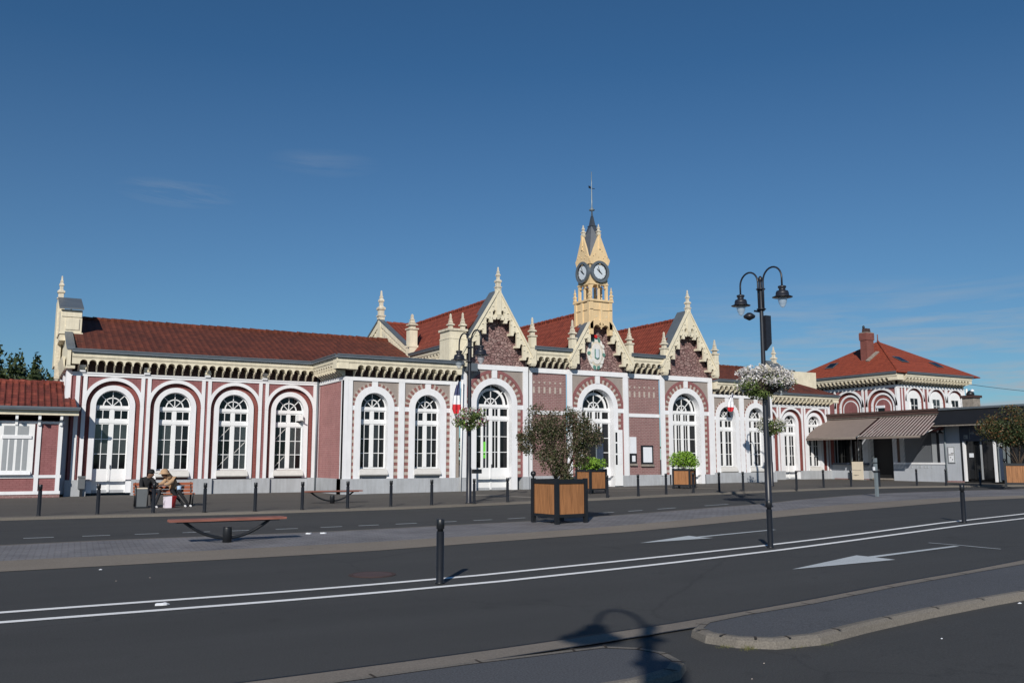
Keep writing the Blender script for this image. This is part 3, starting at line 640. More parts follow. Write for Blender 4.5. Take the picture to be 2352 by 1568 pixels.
def wing(T, parent, centres, xl, xr, doors=(), R_out=1.24, band=0.155, zplinth=ZP, curtains=None, zs=3.98, ztop=ZS, wall='pink', ri=0.90, rg=0.68, sills=True, zb0=0.22):
    # recessed wing: paired white strips, outer arch mouldings, inner white architraves
    mb = MB(T)
    edges = [xl] + [(a + b) / 2 for a, b in zip(centres, centres[1:])] + [xr]
    rin = R_out - band
    for c, a, b in zip(centres, edges, edges[1:]):
        mb.bay(a, b, zplinth, ztop - 0.16, 0.0, c, rin, zs, zplinth, wall, rev=0.17, rmat='redring')
        mb.bay(c - rin, c + rin, zplinth, zs + rin, 0.17, c, ri - 0.03, zs, zplinth, 'redring', rev=0.05)
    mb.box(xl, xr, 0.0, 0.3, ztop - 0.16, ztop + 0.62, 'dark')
    mb.build('wall', parent)
    wm = MB(T)
    wm.box(xl - 0.06, xr, -0.09, 0.0, ztop - 0.06, ztop, 'white'); wm.box(xl - 0.03, xr, -0.055, 0.0, ztop - 0.17, ztop - 0.06, 'white')
    for c in centres:
        wm.ring(c, zs, rin, R_out, -0.055, 0.02, 'white', n=32)
        for s_ in (-1, 1):
            a, b = sorted((c + s_ * rin, c + s_ * R_out)); wm.box(a, b, -0.05, 0.02, zplinth, ztop - 0.17, 'white')
    wm.build('moulding', parent)
    for i, c in enumerate(centres):
        am = MB(T); dr = i in doors; zb = zb0 if dr else 1.17
        am.ring(c, zs, rg, ri, 0.10, 0.40, 'white', n=32)
        for s_ in (-1, 1):
            a, b = sorted((c + s_ * rg, c + s_ * ri)); am.box(a, b, 0.10, 0.40, zb0 if dr else zplinth, zs, 'white')
        am.build('architrave', parent)
        opening(T, parent, c, rg, zs, zb, 0.34, 'door' if dr else 'window', 'small', seed=i, curtain=(curtains or {}).get(i, ()), reflection={2: 1, 3: 2}.get(i, 0) if xl < 5 else 0)
        if not dr:
            bm = MB(T); bm.box(c - rg, c + rg, 0.2, 0.45, zplinth, 1.17, 'redring'); bm.build('apron', parent)
            if sills: sill(T, parent, c - rg - 0.03, c + rg + 0.03, 0.86, 1.17, 0.16)
def plinth(T, parent, segs, y=-0.04, zt=ZP, deep=0.5, mat='grey'):
    for a, b, yy in segs: mb = MB(T); mb.box(a, b, yy, deep, ZG, zt, mat); mb.build('plinth', parent)

# ---- left wing
TL = facing_south(0, Y1)
CL = [3.93, 6.52, 9.12, 11.75]
wing(TL, ST, CL, 2.25, 13.15, doors=(0,), curtains={0: (0, 1, 2, 3), 1: (0, 1), 2: (3,), 3: (2, 3)})
mb = MB(TL); mb.box(2.28, 2.62, -0.07, 0.3, ZP, ZS - 0.17, 'pink'); mb.box(2.40, 2.56, -0.10, 0.0, ZP, ZS - 0.17, 'white'); mb.build('corner_pilaster', ST)
mb = MB(TL); mb.box(13.0, 13.16, -0.05, 0.02, ZP, ZS, 'white'); mb.build('corner_pilaster', ST)
segs = [(2.2, 3.93 - 0.90, -0.12)]
for i, c in enumerate(CL):
    if i: segs.append((c - 0.90, c + 0.90, 0.06))
for a, b in zip(CL, CL[1:]): segs.append((a + 0.90, b - 0.90, -0.08))
segs.append((CL[-1] + 0.90, 13.2, -0.08)); plinth(TL, ST, segs)
cornice(TL, 2.45, 12.75, ZS, 'cornice', ST, depth=0.5, n=29, endl=0.28, endr=0.0)
for c in (2.62, 5.22, 7.82, 10.43):
    mb = MB(TL); mb.box(c - 0.12, c + 0.12, -0.16, 0.0, ZS, ZS + 0.30, 'white'); mb.box(c - 0.14, c + 0.14, -0.20, 0.0, ZS + 0.10, ZS + 0.2, 'cream'); mb.build('corbel', ST)
# ---- left pavilion: return wall and front with two voussoir windows
TW = facing_west(13.15, Y1)                       # a = distance forward of the wing wall
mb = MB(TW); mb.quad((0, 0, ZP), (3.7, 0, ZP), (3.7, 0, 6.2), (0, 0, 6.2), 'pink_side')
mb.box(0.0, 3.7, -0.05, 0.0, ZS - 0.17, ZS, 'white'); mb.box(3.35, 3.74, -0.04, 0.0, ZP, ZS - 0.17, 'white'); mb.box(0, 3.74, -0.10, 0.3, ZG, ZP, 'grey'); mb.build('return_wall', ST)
cornice(TW, 0.55, 3.72, ZS, 'cornice', ST, depth=0.5, n=9, endr=0.5)
def pavilion(T, parent, centres, pil, xl, xr, ro=0.97, rg=0.66, zs=4.04, ztop=ZS, curtains=None, zpl=ZP):
    mb = MB(T); edges = [xl] + [(p[0] + p[1]) / 2 for p in pil[1:-1]] + [xr]
    for c, a, b in zip(centres, edges, edges[1:]):
        mb.bay(a, b, zpl, ztop - 0.17, 0.0, c, rg + 0.1, zs, zpl, 'taupe', rev=0.2)
    mb.box(xl, xr, 0.0, 0.3, ztop - 0.17, ztop + 0.62, 'dark'); mb.build('wall', parent)
    wm = MB(T)
    wm.box(xl, xr, -0.07, 0.0, ztop - 0.17, ztop, 'white')
    for a, b in pil: wm.box(a, b, -0.065, 0.0, zpl, ztop - 0.17, 'white')
    for c, (a, b) in zip(centres, zip(pil, pil[1:])):
        wm.box(a[1], c - ro + 0.02, -0.04, 0.0, zs - 0.16, zs + 0.05, 'white'); wm.box(c + ro - 0.02, b[0], -0.04, 0.0, zs - 0.16, zs + 0.05, 'white')
        wm.box(c - 0.14, c + 0.14, -0.045, 0.0, zs + ro - 0.02, ztop - 0.17, 'white')
    wm.build('moulding', parent)
    for c, (a, b) in zip(centres, zip(pil, pil[1:])):
        rv = min(ro + 0.27, c - a[1] + 0.02, b[0] - c + 0.02)
        k = math.asin(0.16 / ro)
        for sgn in (0, 1):
            vm = MB(T)
            for i in range(13):
                a0 = 0.06 + (PI / 2 - k - 0.06) * i / 13; a1 = 0.06 + (PI / 2 - k - 0.06) * (i + 1) / 13
                if sgn: a0, a1 = PI - a1, PI - a0
                vm.ring(c, zs, ro - 0.02, rv + (0.03 if i % 2 else 0.0), -0.025, 0.0, 'voussoir' if i % 2 == 0 else 'vstone', a0 + .006, a1 - .006, 2)
            vm.build('voussoirs', parent)
        vm = MB(T); quoins(vm, a[1], c - ro + 0.02, zpl, zs - 0.17, -0.02, 0.0, 0.145); vm.build('quoins', parent)
        vm = MB(T); quoins(vm, c + ro - 0.02, b[0], zpl, zs - 0.17, -0.02, 0.0, 0.145); vm.build('quoins', parent)
    for i, c in enumerate(centres):
        am = MB(T); am.ring(c, zs, rg, ro, -0.05, 0.36, 'white', n=32)
        for s_ in (-1, 1):
            a, b = sorted((c + s_ * rg, c + s_ * ro)); am.box(a, b, -0.05, 0.36, zpl, zs, 'white')
        am.build('architrave', parent)
        opening(T, parent, c, rg, zs, 1.24, 0.30, 'window', 'small', seed=i, curtain=(curtains or {}).get(i, ()))
        bm = MB(T); bm.box(c - rg, c + rg, 0.1, 0.4, zpl, 1.24, 'grey'); bm.build('apron', parent)
        sill(T, parent, c - rg - 0.01, c + rg + 0.01, 0.93, 1.24, 0.02)
TP = facing_south(0, Y2)
pavilion(TP, ST, [14.60, 17.28], [(13.28, 13.52), (15.78, 16.08), (18.44, 18.75)], 13.15, 18.95)
mb = MB(TP); mb.box(13.11, 13.30, -0.075, 0.2, ZP, ZS - 0.02, 'white'); mb.build('corner_pilaster', ST)
plinth(TP, ST, [(13.05, 15.93, -0.12), (15.935, 18.74, -0.12), (18.745, 18.97, -0.15)])
cornice(TP, 13.55, 18.62, ZS, 'cornice', ST, depth=0.5, n=14, endl=0.97, endr=0.22)
# ---- central block: three gabled bays with two brick panels
def gable_bay(T, parent, cx, xl, xr, doors=True, pilw=0.30, apex=10.05, seed=0, crest=False, tower=False, opened=False):
    ro, rg, zs, zt = 1.30, 1.00, 4.35, 6.30
    mb = MB(T)
    mb.bay(xl, xr, ZP, zt - 0.25, 0.0, cx, rg + 0.15, zs, ZP, 'taupe', rev=0.22)
    mb.build('wall', parent)
    gm = MB(T); hz = apex - 0.35
    gm.prism([(xl, zt), (xr, zt), (cx + 0.15, hz), (cx - 0.15, hz)], 0.02, 0.3, 'rubble')
    gm.build('gable_wall', parent)
    wm = MB(T)
    wm.box(xl, xr, -0.07, 0.02, zt - 0.25, zt, 'white')
    wm.box(xl, xl + pilw, -0.065, 0.0, ZP, zt - 0.25, 'white'); wm.box(xr - pilw, xr, -0.065, 0.0, ZP, zt - 0.25, 'white')
    wm.box(cx - 0.14, cx + 0.14, -0.05, 0.0, zs + ro - 0.02, zt - 0.25, 'white')
    wm.box(xl + pilw, cx - ro + 0.02, -0.04, 0.0, zs - 0.22, zs, 'white'); wm.box(cx + ro - 0.02, xr - pilw, -0.04, 0.0, zs - 0.22, zs, 'white')
    wm.build('moulding', parent)
    vm = MB(T); k = math.asin(0.16 / ro); nn = 15
    for sgn in (0, 1):
        for i in range(nn):
            a0 = (PI / 2 - k) * i / nn; a1 = (PI / 2 - k) * (i + 1) / nn
            if sgn: a0, a1 = PI - a1, PI - a0
            vm.ring(cx, zs, ro - 0.02, ro + 0.24, -0.02, 0.0, 'voussoir' if i % 2 == 0 else 'vstone', a0 + .006, a1 - .006, 2)
        a0, a1 = (0.0, PI / 2 - k) if not sgn else (PI / 2 + k, PI)
        vm.ring(cx, zs, ro + 0.25, ro + 0.40, -0.035, 0.0, 'pink', a0, a1, 14)
    xa = cx - ro + 0.02; xb = cx + ro - 0.02
    quoins(vm, xa - 0.22, xa, ZP, zs - 0.23, -0.02, 0.0, 0.15); quoins(vm, xb, xb + 0.22, ZP, zs - 0.23, -0.02, 0.0, 0.15)
    vm.box(xl + pilw, xa - 0.225, -0.015, 0, ZP, zs - 0.23, 'pink'); vm.box(xb + 0.225, xr - pilw, -0.015, 0, ZP, zs - 0.23, 'pink') if xb + 0.225 < xr - pilw else None
    vm.build('voussoirs', parent)
    am = MB(T); am.ring(cx, zs, rg, ro, -0.05, 0.45, 'white', n=36)
    zg = g(cx, Y3) + 0.085
    for s_ in (-1, 1):
        a, b = sorted((cx + s_ * rg, cx + s_ * ro)); am.box(a, b, -0.05, 0.45, zg - 0.02, zs, 'white')
    am.build('architrave', parent)
    opening(T, parent, cx, rg, zs, zg, 0.36, 'door', 'large', seed=seed)
    # bargeboard with scalloped pendants
    bb = MB(T); yb0, yb1 = -0.44, -0.30; sl = 1.63; w = 2.0
    zo = lambda x: apex - sl * abs(x - cx)
    n = 5; st = (w - 0.18) / n
    hole = tower
    for s_ in (-1, 1):
        for i in range(n):
            xa = 0.14 + i * st; xm = xa + st * 0.50; xb = xa + st
            if hole and i == 0: continue
            # slot (rounded top)
            zc = zo(cx + xa) - 0.68 - (0.14 if i == 0 else 0); rr_ = (xm - xa) / 2
            arc = [(xa + rr_ - rr_ * math.cos(PI * k / 6), zc - rr_ + rr_ * math.sin(PI * k / 6)) for k in range(7)]
            P = [(xa, zo(cx + xa))] + [(xm, zo(cx + xm))][:0] + arc + [(xm, zo(cx + xm))]
            P = [(cx + s_ * x, z) for x, z in P]
            if s_ > 0: P = P[::-1] if False else P
            bb.prism(P if s_ > 0 else P[::-1], yb0, yb1, 'cream')
            zb = max(zt + 0.12, zo(cx + xb) - 0.86)
            zb2 = zb + (0.06 if i < n - 1 else 0)
            P = [(xm, zb), (xb - 0.02, zb), (xb, zb2), (xb, zo(cx + xb)), (xm, zo(cx + xm))]
            P = [(cx + s_ * x, z) for x, z in P]
            bb.prism(P if s_ > 0 else P[::-1], yb0, yb1, 'cream')
            # pendant brackets reach back to the wall
            x2, x3 = sorted((cx + s_ * (xm + 0.04), cx + s_ * (xb - 0.06))); bb.box(x2, x3, yb1 - 0.01, 0.03, zb + 0.02, zb + 0.14, 'cream')
        # cap moulding along the slope
        xs0 = 0.66 if tower else 0.0
        P = [(cx + s_ * xs0, apex + 0.06 - sl * xs0), (cx + s_ * xs0, apex - 0.08 - sl * xs0), (cx + s_ * w, apex - 0.08 - sl * w), (cx + s_ * (w + 0.03), apex + 0.06 - sl * w)]
        bb.prism(P if s_ < 0 else P[::-1], yb0 - 0.06, yb1 - 0.01, 'cream')
        # small raised studs along the board
        for i in range(9):
            x = 0.28 + i * 0.19; z = zo(cx + x) - 0.42
            if z < zt + 0.3: continue
            x2, x3 = sorted((cx + s_ * x, cx + s_ * (x + 0.09))); bb.box(x2, x3, yb0 - 0.04, yb0 + 0.01, z, z + 0.035, 'cream')
            if tower and i < 2: continue
            bb.box(x2, x3, yb0 - 0.03, yb0 + 0.01, z - 0.25, z - 0.215, 'cream')
    if not tower:
        bb.box(cx - 0.14, cx + 0.14, yb0 - 0.03, yb1, apex - 1.25, apex, 'cream')
        bb.frustum(cx, (yb0 + yb1) / 2, apex - 1.5, apex - 1.25, 0.05, 0.13, 'cream')
        bb.ring(cx, apex - 1.55, 0.17, 0.36, yb0, yb1, 'cream', 0.1, PI - 0.1, 10)
    bb.build('bargeboard', parent)
    # zinc-clad back of the gable parapet
    for s_ in (-1, 1):
        zk = MB(T)
        xs0 = 0.66 if tower else 0.0
        P = [(cx + s_ * xs0, apex - sl * xs0), (cx + s_ * xs0, apex - 0.14 - sl * xs0), (cx + s_ * w, apex - 0.14 - sl * w), (cx + s_ * (w + 0.02), apex - sl * w)]
        zk.prism(P if s_ < 0 else P[::-1], yb1, 0.55, 'zinc'); zk.build('gable_coping', parent)
    if not tower:
        fm = MB(T); finial(fm, cx, (yb0 + yb1) / 2, apex - 0.02, 1.18, 0.15, 'creamstone'); fm.build('finial', parent)
TG = facing_south(0, Y3)
gable_bay(TG, ST, 20.80, 18.95, 22.73, seed=1)
gable_bay(TG, ST, 27.03, 25.10, 29.00, seed=2, tower=True)
gable_bay(TG, ST, 33.10, 31.25, 35.05, seed=3)
def panel(T, parent, x0, x1):
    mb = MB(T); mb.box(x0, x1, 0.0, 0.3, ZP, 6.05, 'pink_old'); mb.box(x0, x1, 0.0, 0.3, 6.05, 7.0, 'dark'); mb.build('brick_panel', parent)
    wm = MB(T); wm.box(x0, x1, -0.07, -0.001, 6.06, 6.30, 'white'); wm.box(x0, x1, -0.05, -0.001, 3.94, 4.13, 'white')
    wm.box(x0 - 0.02, x0 + 0.16, -0.055, -0.001, ZP, 6.05, 'white'); wm.build('moulding', parent)
    sm = MB(T); n = 6; p = (x1 - x0 - 0.3) / n
    for i in range(n):        # decorative header course
        xa = x0 + 0.22 + i * p; sm.box(xa, xa + 0.11, -0.015, -0.001, 5.02, 5.34, 'vstone')
        sm.prism([(xa - 0.02, 5.62), (xa + 0.045, 5.50), (xa + 0.075, 5.50), (xa + 0.14, 5.62)], -0.016, -0.001, 'vstone')
    sm.build('stone_pattern', parent)
    cornice(T, x0 + 0.25, x1 - 0.12, 6.30, 'cornice', parent, depth=0.5, n=max(4, int((x1 - x0) / 0.4)), endl=0.25, endr=0.12, h=1.0)
panel(TP, ST, 22.90, 25.14); panel(TP, ST, 29.00, 31.30)
plinth(TP, ST, [(22.4, 22.78, -0.2), (22.785, 25.36, -0.10), (28.5, 29.0, -0.2), (29.005, 31.3, -0.10), (31.305, 31.9, -0.2), (34.35, 35.1, -0.2), (18.97, 19.5, -0.2)], zt=ZP + 0.04)
# feet of the gables
for (x, z0, z1, zt) in ((22.83, 6.45, 7.9, 8.83), (25.28, 6.45, 7.95, 8.90), (28.98, 6.5, 7.9, 8.75), (31.38, 6.4, 7.8, 8.70), (35.10, 6.4, 7.7, 8.5)):
    pinnacle(TG, x, -0.30, z0, z1, zt, ST)
mb = MB(TG)      # broad pier left of the first gable, carrying two small pinnacles
mb.box(18.22, 19.16, -0.20, 0.9, 6.30, 7.45, 'cream'); mb.box(18.20, 19.18, -0.22, 0.9, 7.45, 7.52, 'cream'); mb.box(18.24, 19.14, -0.19, 0.9, 7.52, 7.85, 'cream'); mb.box(18.16, 19.2, -0.25, 0.95, 7.85, 7.96, 'creamstone')
mb.frustum(19.02, -0.28, 6.12, 6.40, 0.08, 0.16, 'cream'); mb.build('corner_pier', ST)
pinnacle(TG, 18.36, -0.02, 7.96, 7.97, 8.70, ST, 0.15); pinnacle(TG, 19.02, -0.02, 7.96, 7.97, 8.80, ST, 0.15)
for (x, z1, zt) in ((35.35, 8.0, 8.9), (35.75, 8.2, 9.2)): pinnacle(facing_south(0, 40.2), x, 0.4, 6.3, z1, zt, ST, 0.18)
# crest on the middle gable: an oval cartouche with a shield and leaves
mb = MB(TG)
for k, (rx_, rz_, mt, yy) in enumerate(((0.56, 0.84, 'crest', -0.02), (0.42, 0.66, 'creamstone', -0.05), (0.34, 0.56, 'crest', -0.08))):
    P = [(26.97 + rx_ * math.cos(2 * PI * i / 22) * (1 + 0.07 * math.cos(i * 2 * PI / 22 * 6) * (k == 0)), 7.23 + rz_ * math.sin(2 * PI * i / 22) * (1 + 0.07 * math.cos(i * 2 * PI / 22 * 7) * (k == 0))) for i in range(22)]
    mb.prism(P, yy, 0.03 - 0.004 * k, mt)
mb.prism([(26.83, 7.0), (26.97, 6.93), (27.11, 7.0), (27.11, 7.48), (26.83, 7.48)], -0.13, -0.07, 'crestgreen')
mb.prism([(26.87, 7.04), (26.97, 6.99), (27.07, 7.04), (27.07, 7.48), (26.87, 7.48)], -0.14, -0.12, 'dial')
for (x, z, a) in ((26.55, 7.65, 0.5), (26.50, 7.25, 0.2), (26.62, 6.85, -0.3), (27.40, 7.65, -0.5), (27.45, 7.2, -0.2), (27.32, 6.8, 0.3), (26.78, 7.98, 0.9), (27.15, 7.98, -0.9), (26.85, 6.50, -0.6), (27.1, 6.5, 0.6)):
    P = [(x + 0.11 * math.sin(t) * math.cos(a) - 0.05 * math.cos(t) * math.sin(a) * 1, z + 0.11 * math.sin(t) * math.sin(a) + 0.10 * math.cos(t)) for t in [2 * PI * i / 8 for i in range(8)]]
    mb.prism(P, -0.06, 0.0, 'crestgreen' if z > 7.9 or abs(z - 7.22) < 0.1 or z < 6.6 else 'crest')
mb.prism([(26.90 + 0.09 * math.cos(2 * PI * i / 10), 8.15 + 0.09 * math.sin(2 * PI * i / 10)) for i in range(10)], -0.13, -0.04, 'red')
mb.build('crest', ST)
# ---- clock tower above the middle gable
tx, ty = 27.0, 38.50
tw = MB()
tw.box(tx - 0.70, tx + 0.70, ty - 0.72, ty + 0.72, 8.7, 9.98, 'tower')
for s_ in (-1, 1): tw.box(tx + s_ * 0.62 - 0.10, tx + s_ * 0.62 + 0.10, ty - 0.76, ty - 0.5, 8.2, 9.98, 'tower')
tw.box(tx - 0.06, tx + 0.06, ty - 0.77, ty - 0.70, 8.75, 9.9, 'tower'); tw.frustum(tx, ty - 0.73, 8.5, 8.78, 0.02, 0.07, 'tower')
tw.ring(tx - 0.28, 8.50, 0.22, 0.50, ty - 0.76, ty - 0.62, 'tower', 0.5, PI, 10); tw.ring(tx + 0.28, 8.50, 0.22, 0.50, ty - 0.76, ty - 0.62, 'tower', 0, PI - 0.5, 10)
for s_ in (-1, 1):   # left and right faces: ribs
    for q in (-0.62, 0, 0.62): tw.box(tx + s_ * 0.70, tx + s_ * 0.75, ty + q - 0.09, ty + q + 0.09, 8.7, 9.98, 'tower') if s_ > 0 else tw.box(tx - 0.75, tx - 0.70, ty + q - 0.09, ty + q + 0.09, 8.7, 9.98, 'tower')
tw.box(tx - 0.78, tx + 0.78, ty - 0.80, ty + 0.80, 9.98, 10.08, 'tower'); tw.box(tx - 0.74, tx + 0.74, ty - 0.76, ty + 0.76, 9.52, 9.56, 'tower')
h0, h1 = 10.08, 10.95        # open belfry stage on little columns
for sx in (-1, 1):
    for sy in (-1, 1): tw.box(tx + sx * 0.51 - 0.065, tx + sx * 0.51 + 0.065, ty + sy * 0.51 - 0.065, ty + sy * 0.51 + 0.065, h0, h1, 'tower')
for q in (-1, 1): tw.box(tx - 0.05, tx + 0.05, ty + q * 0.53 - 0.05, ty + q * 0.53 + 0.05, h0, h1, 'tower'); tw.box(tx + q * 0.53 - 0.05, tx + q * 0.53 + 0.05, ty - 0.05, ty + 0.05, h0, h1, 'tower')
tf = MB(facing_south(tx, ty - 0.58)); tl = MB(facing_west(tx - 0.58, ty))
for q in (tf, tl):
    for c in (-0.23, 0.23): q.bay(c - 0.25, c + 0.25, 10.74, 11.0, 0.0, c, 0.175, 10.76, 10.74, 'tower', rev=0.12, n=10)
    q.box(-0.6, 0.6, -0.03, 0.0, 10.93, 11.0, 'tower')
tw.box(tx - 0.57, tx + 0.57, ty - 0.57, ty + 0.57, 11.0, 12.35, 'tower')
clock_tower = tw.build('clock_tower', ST)
tf.build('belfry_arches', clock_tower); tl.build('belfry_arches', clock_tower)
for T2, w in ((facing_south(tx, ty - 0.57), 0.62), (facing_west(tx - 0.57, ty), 0.62)):
    gm = MB(T2)   # steep gablet above each dial
    gm.prism([(-0.68, 12.30), (-0.58, 12.02), (0.58, 12.02), (0.68, 12.30), (0.56, 12.44), (0.05, 13.62), (-0.05, 13.62), (-0.56, 12.44)], -0.10, 0.0, 'tower')
    for (x, z) in ((-0.3, 12.55), (-0.1, 12.4), (0.12, 12.75), (0.3, 12.5), (0.0, 13.0), (-0.45, 12.45), (0.46, 12.42), (0.2, 12.35)): gm.box(x, x + 0.05, -0.13, -0.1, z, z + 0.05, 'tower')
    gm.box(-0.05, 0.05, -0.15, -0.10, 12.85, 13.65, 'tower')
    for x in (-0.5, -0.25, 0, 0.25, 0.5): gm.box(x - 0.05, x + 0.05, -0.12, -0.1, 12.0, 12.15, 'tower')
    gm.build('gablet', clock_tower)
    pm = MB(T2); finial(pm, 0, -0.02, 13.6, 0.66, 0.11, 'creamstone'); pm.build('finial', clock_tower)
    cm = MB(T2); zc = 11.62
    cm.ring(0, zc, 0.45, 0.59, -0.16, 0.0, 'zinc', 0, 2 * PI, 40); cm.ring(0, zc, 0.40, 0.46, -0.11, 0.0, 'black', 0, 2 * PI, 40)
    cm.ring(0, zc, 0.0, 0.41, -0.08, 0.0, 'dial', 0, 2 * PI, 40)
    for k in range(12):
        a = k * PI / 6; c, s_ = math.cos(a), math.sin(a); r0, r1, hw = 0.345, 0.385, 0.008
        cm.prism([(r0 * c - hw * s_, zc + r0 * s_ + hw * c), (r0 * c + hw * s_, zc + r0 * s_ - hw * c), (r1 * c + hw * s_, zc + r1 * s_ - hw * c), (r1 * c - hw * s_, zc + r1 * s_ + hw * c)], -0.088, -0.078, 'black')
    for ang, ln, hw in ((R(108), 0.33, 0.022), (R(-38), 0.20, 0.036), (R(142), 0.24, 0.036)):   # ten o'clock-ish hands with counterweight
        c, s_ = math.cos(ang), math.sin(ang)
        cm.prism([(-hw * s_, zc + hw * c), (hw * s_, zc - hw * c), (ln * c + hw * .4 * s_, zc + ln * s_ - hw * .4 * c), (ln * c - hw * .4 * s_, zc + ln * s_ + hw * .4 * c)], -0.105, -0.09, 'black')
    cm.build('clock', clock_tower)
sp = MB()
v = [(tx, ty - 0.60, 13.45), (tx + 0.60, ty, 13.45), (tx, ty + 0.60, 13.45), (tx - 0.60, ty, 13.45), (tx - 0.60, ty - 0.60, 12.40), (tx + 0.60, ty - 0.60, 12.40), (tx + 0.60, ty + 0.60, 12.40), (tx - 0.60, ty + 0.60, 12.40), (tx, ty, 14.5)]
sp.add([(tx - .16, ty - .16, 14.25), (tx + .16, ty - .16, 14.25), (tx + .16, ty + .16, 14.25), (tx - .16, ty + .16, 14.25)] + v[:8],
       [(4, 0, 8), (4, 7, 3, 0)][:0] + [(0, 8, 4), (0, 4, 1), (1, 4, 9), (1, 9, 5), (1, 5, 2), (2, 5, 10), (2, 10, 6), (2, 6, 3), (3, 6, 11), (3, 11, 7), (3, 7, 0), (0, 7, 8)], 'lead')
sp.frustum(tx, ty, 14.25, 14.30, 0.19, 0.17, 'lead'); sp.frustum(tx, ty, 14.30, 14.85, 0.13, 0.05, 'lead')
sp.lathe(tx, ty, [(0.05, 14.85), (0.03, 15.12), (0.15, 15.16), (0.17, 15.19), (0.08, 15.24), (0.07, 15.30), (0.03, 15.36), (0.035, 15.8), (0.022, 16.6), (0.016, 17.35)], 'steel', 10)
sp.box(tx - 0.17, tx + 0.2, ty - 0.01, ty + 0.01, 16.40, 16.43, 'black'); sp.prism([(tx - 0.2, 16.42), (tx - 0.08, 16.38), (tx - 0.06, 16.5), (tx - 0.2, 16.54)], ty - 0.012, ty + 0.012, 'black')
sp.build('spire', clock_tower)
for sx in (-1, 1):
    for sy in (-1, 1):
        pm = MB(); finial(pm, tx + sx * 0.70, ty + sy * 0.70, 10.06, 0.75, 0.085, 'tower'); pm.build('pinnacle', clock_tower)
# ---- roofs of the station
rm = MB()
def slab(mb, P, mat, th=0.06):   # roof plane with a little thickness
    n = len(P); a = Vector(P[1]) - Vector(P[0]); b = Vector(P[-1]) - Vector(P[0]); nn = a.cross(b).normalized()
    if nn.z < 0: P = P[::-1]; nn = -nn
    lo = [tuple(Vector(p) - nn * th) for p in P]
    fs = [tuple(range(n)), tuple(range(2 * n - 1, n - 1, -1))] + [((i + 1) % n, i, n + i, n + (i + 1) % n) for i in range(n)]
    mb.add(list(P) + lo, fs, mat)
def ridge(mb, a, b, mat='tile_red', r=0.11):
    a = Vector(a); b = Vector(b); n = max(2, int((b - a).length / 0.42)); 
    rr_ = random.Random(n)
    for i in range(n):
        p = a.lerp(b, i / n) + Vector((0, 0, rr_.uniform(-.015, .015))); q = a.lerp(b, (i + 1) / n + 0.08 / n) + Vector((0, 0, rr_.uniform(-.02, .01))); mb.tube([tuple(p), tuple(q)], [r * 1.22, r * 0.95], mat, 8, False)
YR = 47.3; ZR = 8.45
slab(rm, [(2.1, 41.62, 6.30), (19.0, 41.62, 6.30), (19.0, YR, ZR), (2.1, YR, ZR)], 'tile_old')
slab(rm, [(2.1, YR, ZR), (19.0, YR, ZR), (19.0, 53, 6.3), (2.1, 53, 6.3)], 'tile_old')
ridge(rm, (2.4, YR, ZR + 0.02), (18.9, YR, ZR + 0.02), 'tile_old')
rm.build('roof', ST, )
rm = MB(); rm.box(13.1, 19.0, 37.95, 42.3, 6.2, 6.28, 'zinc'); rm.box(35.1, 40.1, 37.95, 42.3, 6.1, 6.18, 'zinc'); rm.build('flat_roof', ST)
# central block: transverse roof and three cross roofs
YT, ZT = 48.5, 9.65
rm = MB()
slab(rm, [(19.0, 43.9, 7.30), (35.1, 43.9, 7.30), (35.1, YT, ZT), (19.0, YT, ZT)], 'tile_redx'); rm.box(19.0, 35.1, 38.7, 44.0, 7.16, 7.24, 'zinc')
slab(rm, [(19.0, YT, ZT), (35.1, YT, ZT), (35.1, 57, 7.3), (19.0, 57, 7.3)], 'tile_redx')
ridge(rm, (19.1, YT, ZT), (35.0, YT, ZT))
rm.build('roof', ST)
for cx, xl in ((20.72, 18.72), (27.0, 25.0), (33.1, 31.1)):
    rm = MB(); zr = 9.62
    slab(rm, [(xl, 38.5, 7.28), (cx, 38.5, zr), (cx, 48.4, zr), (xl, 48.4, 7.28)], 'tile_red')
    slab(rm, [(cx, 38.5, zr), (cx + 1.45, 38.5, 7.3), (cx + 1.45, 48.4, 7.3), (cx, 48.4, zr)], 'tile_red')
    ridge(rm, (cx, 38.5, zr), (cx, 48.4, zr)); rm.build('roof', ST)
# left side wall of the central block with its eave on brackets
TC = facing_west(19.05, 44.2)
mb = MB(TC); mb.quad((0, 0, 6.0), (5.6, 0, 6.0), (5.6, 0, 7.0), (0, 0, 7.0), 'pink'); mb.build('side_wall', ST)
cornice(TC, 0.3, 5.35, 6.52, 'cornice', ST, depth=0.32, n=13, h=0.78)
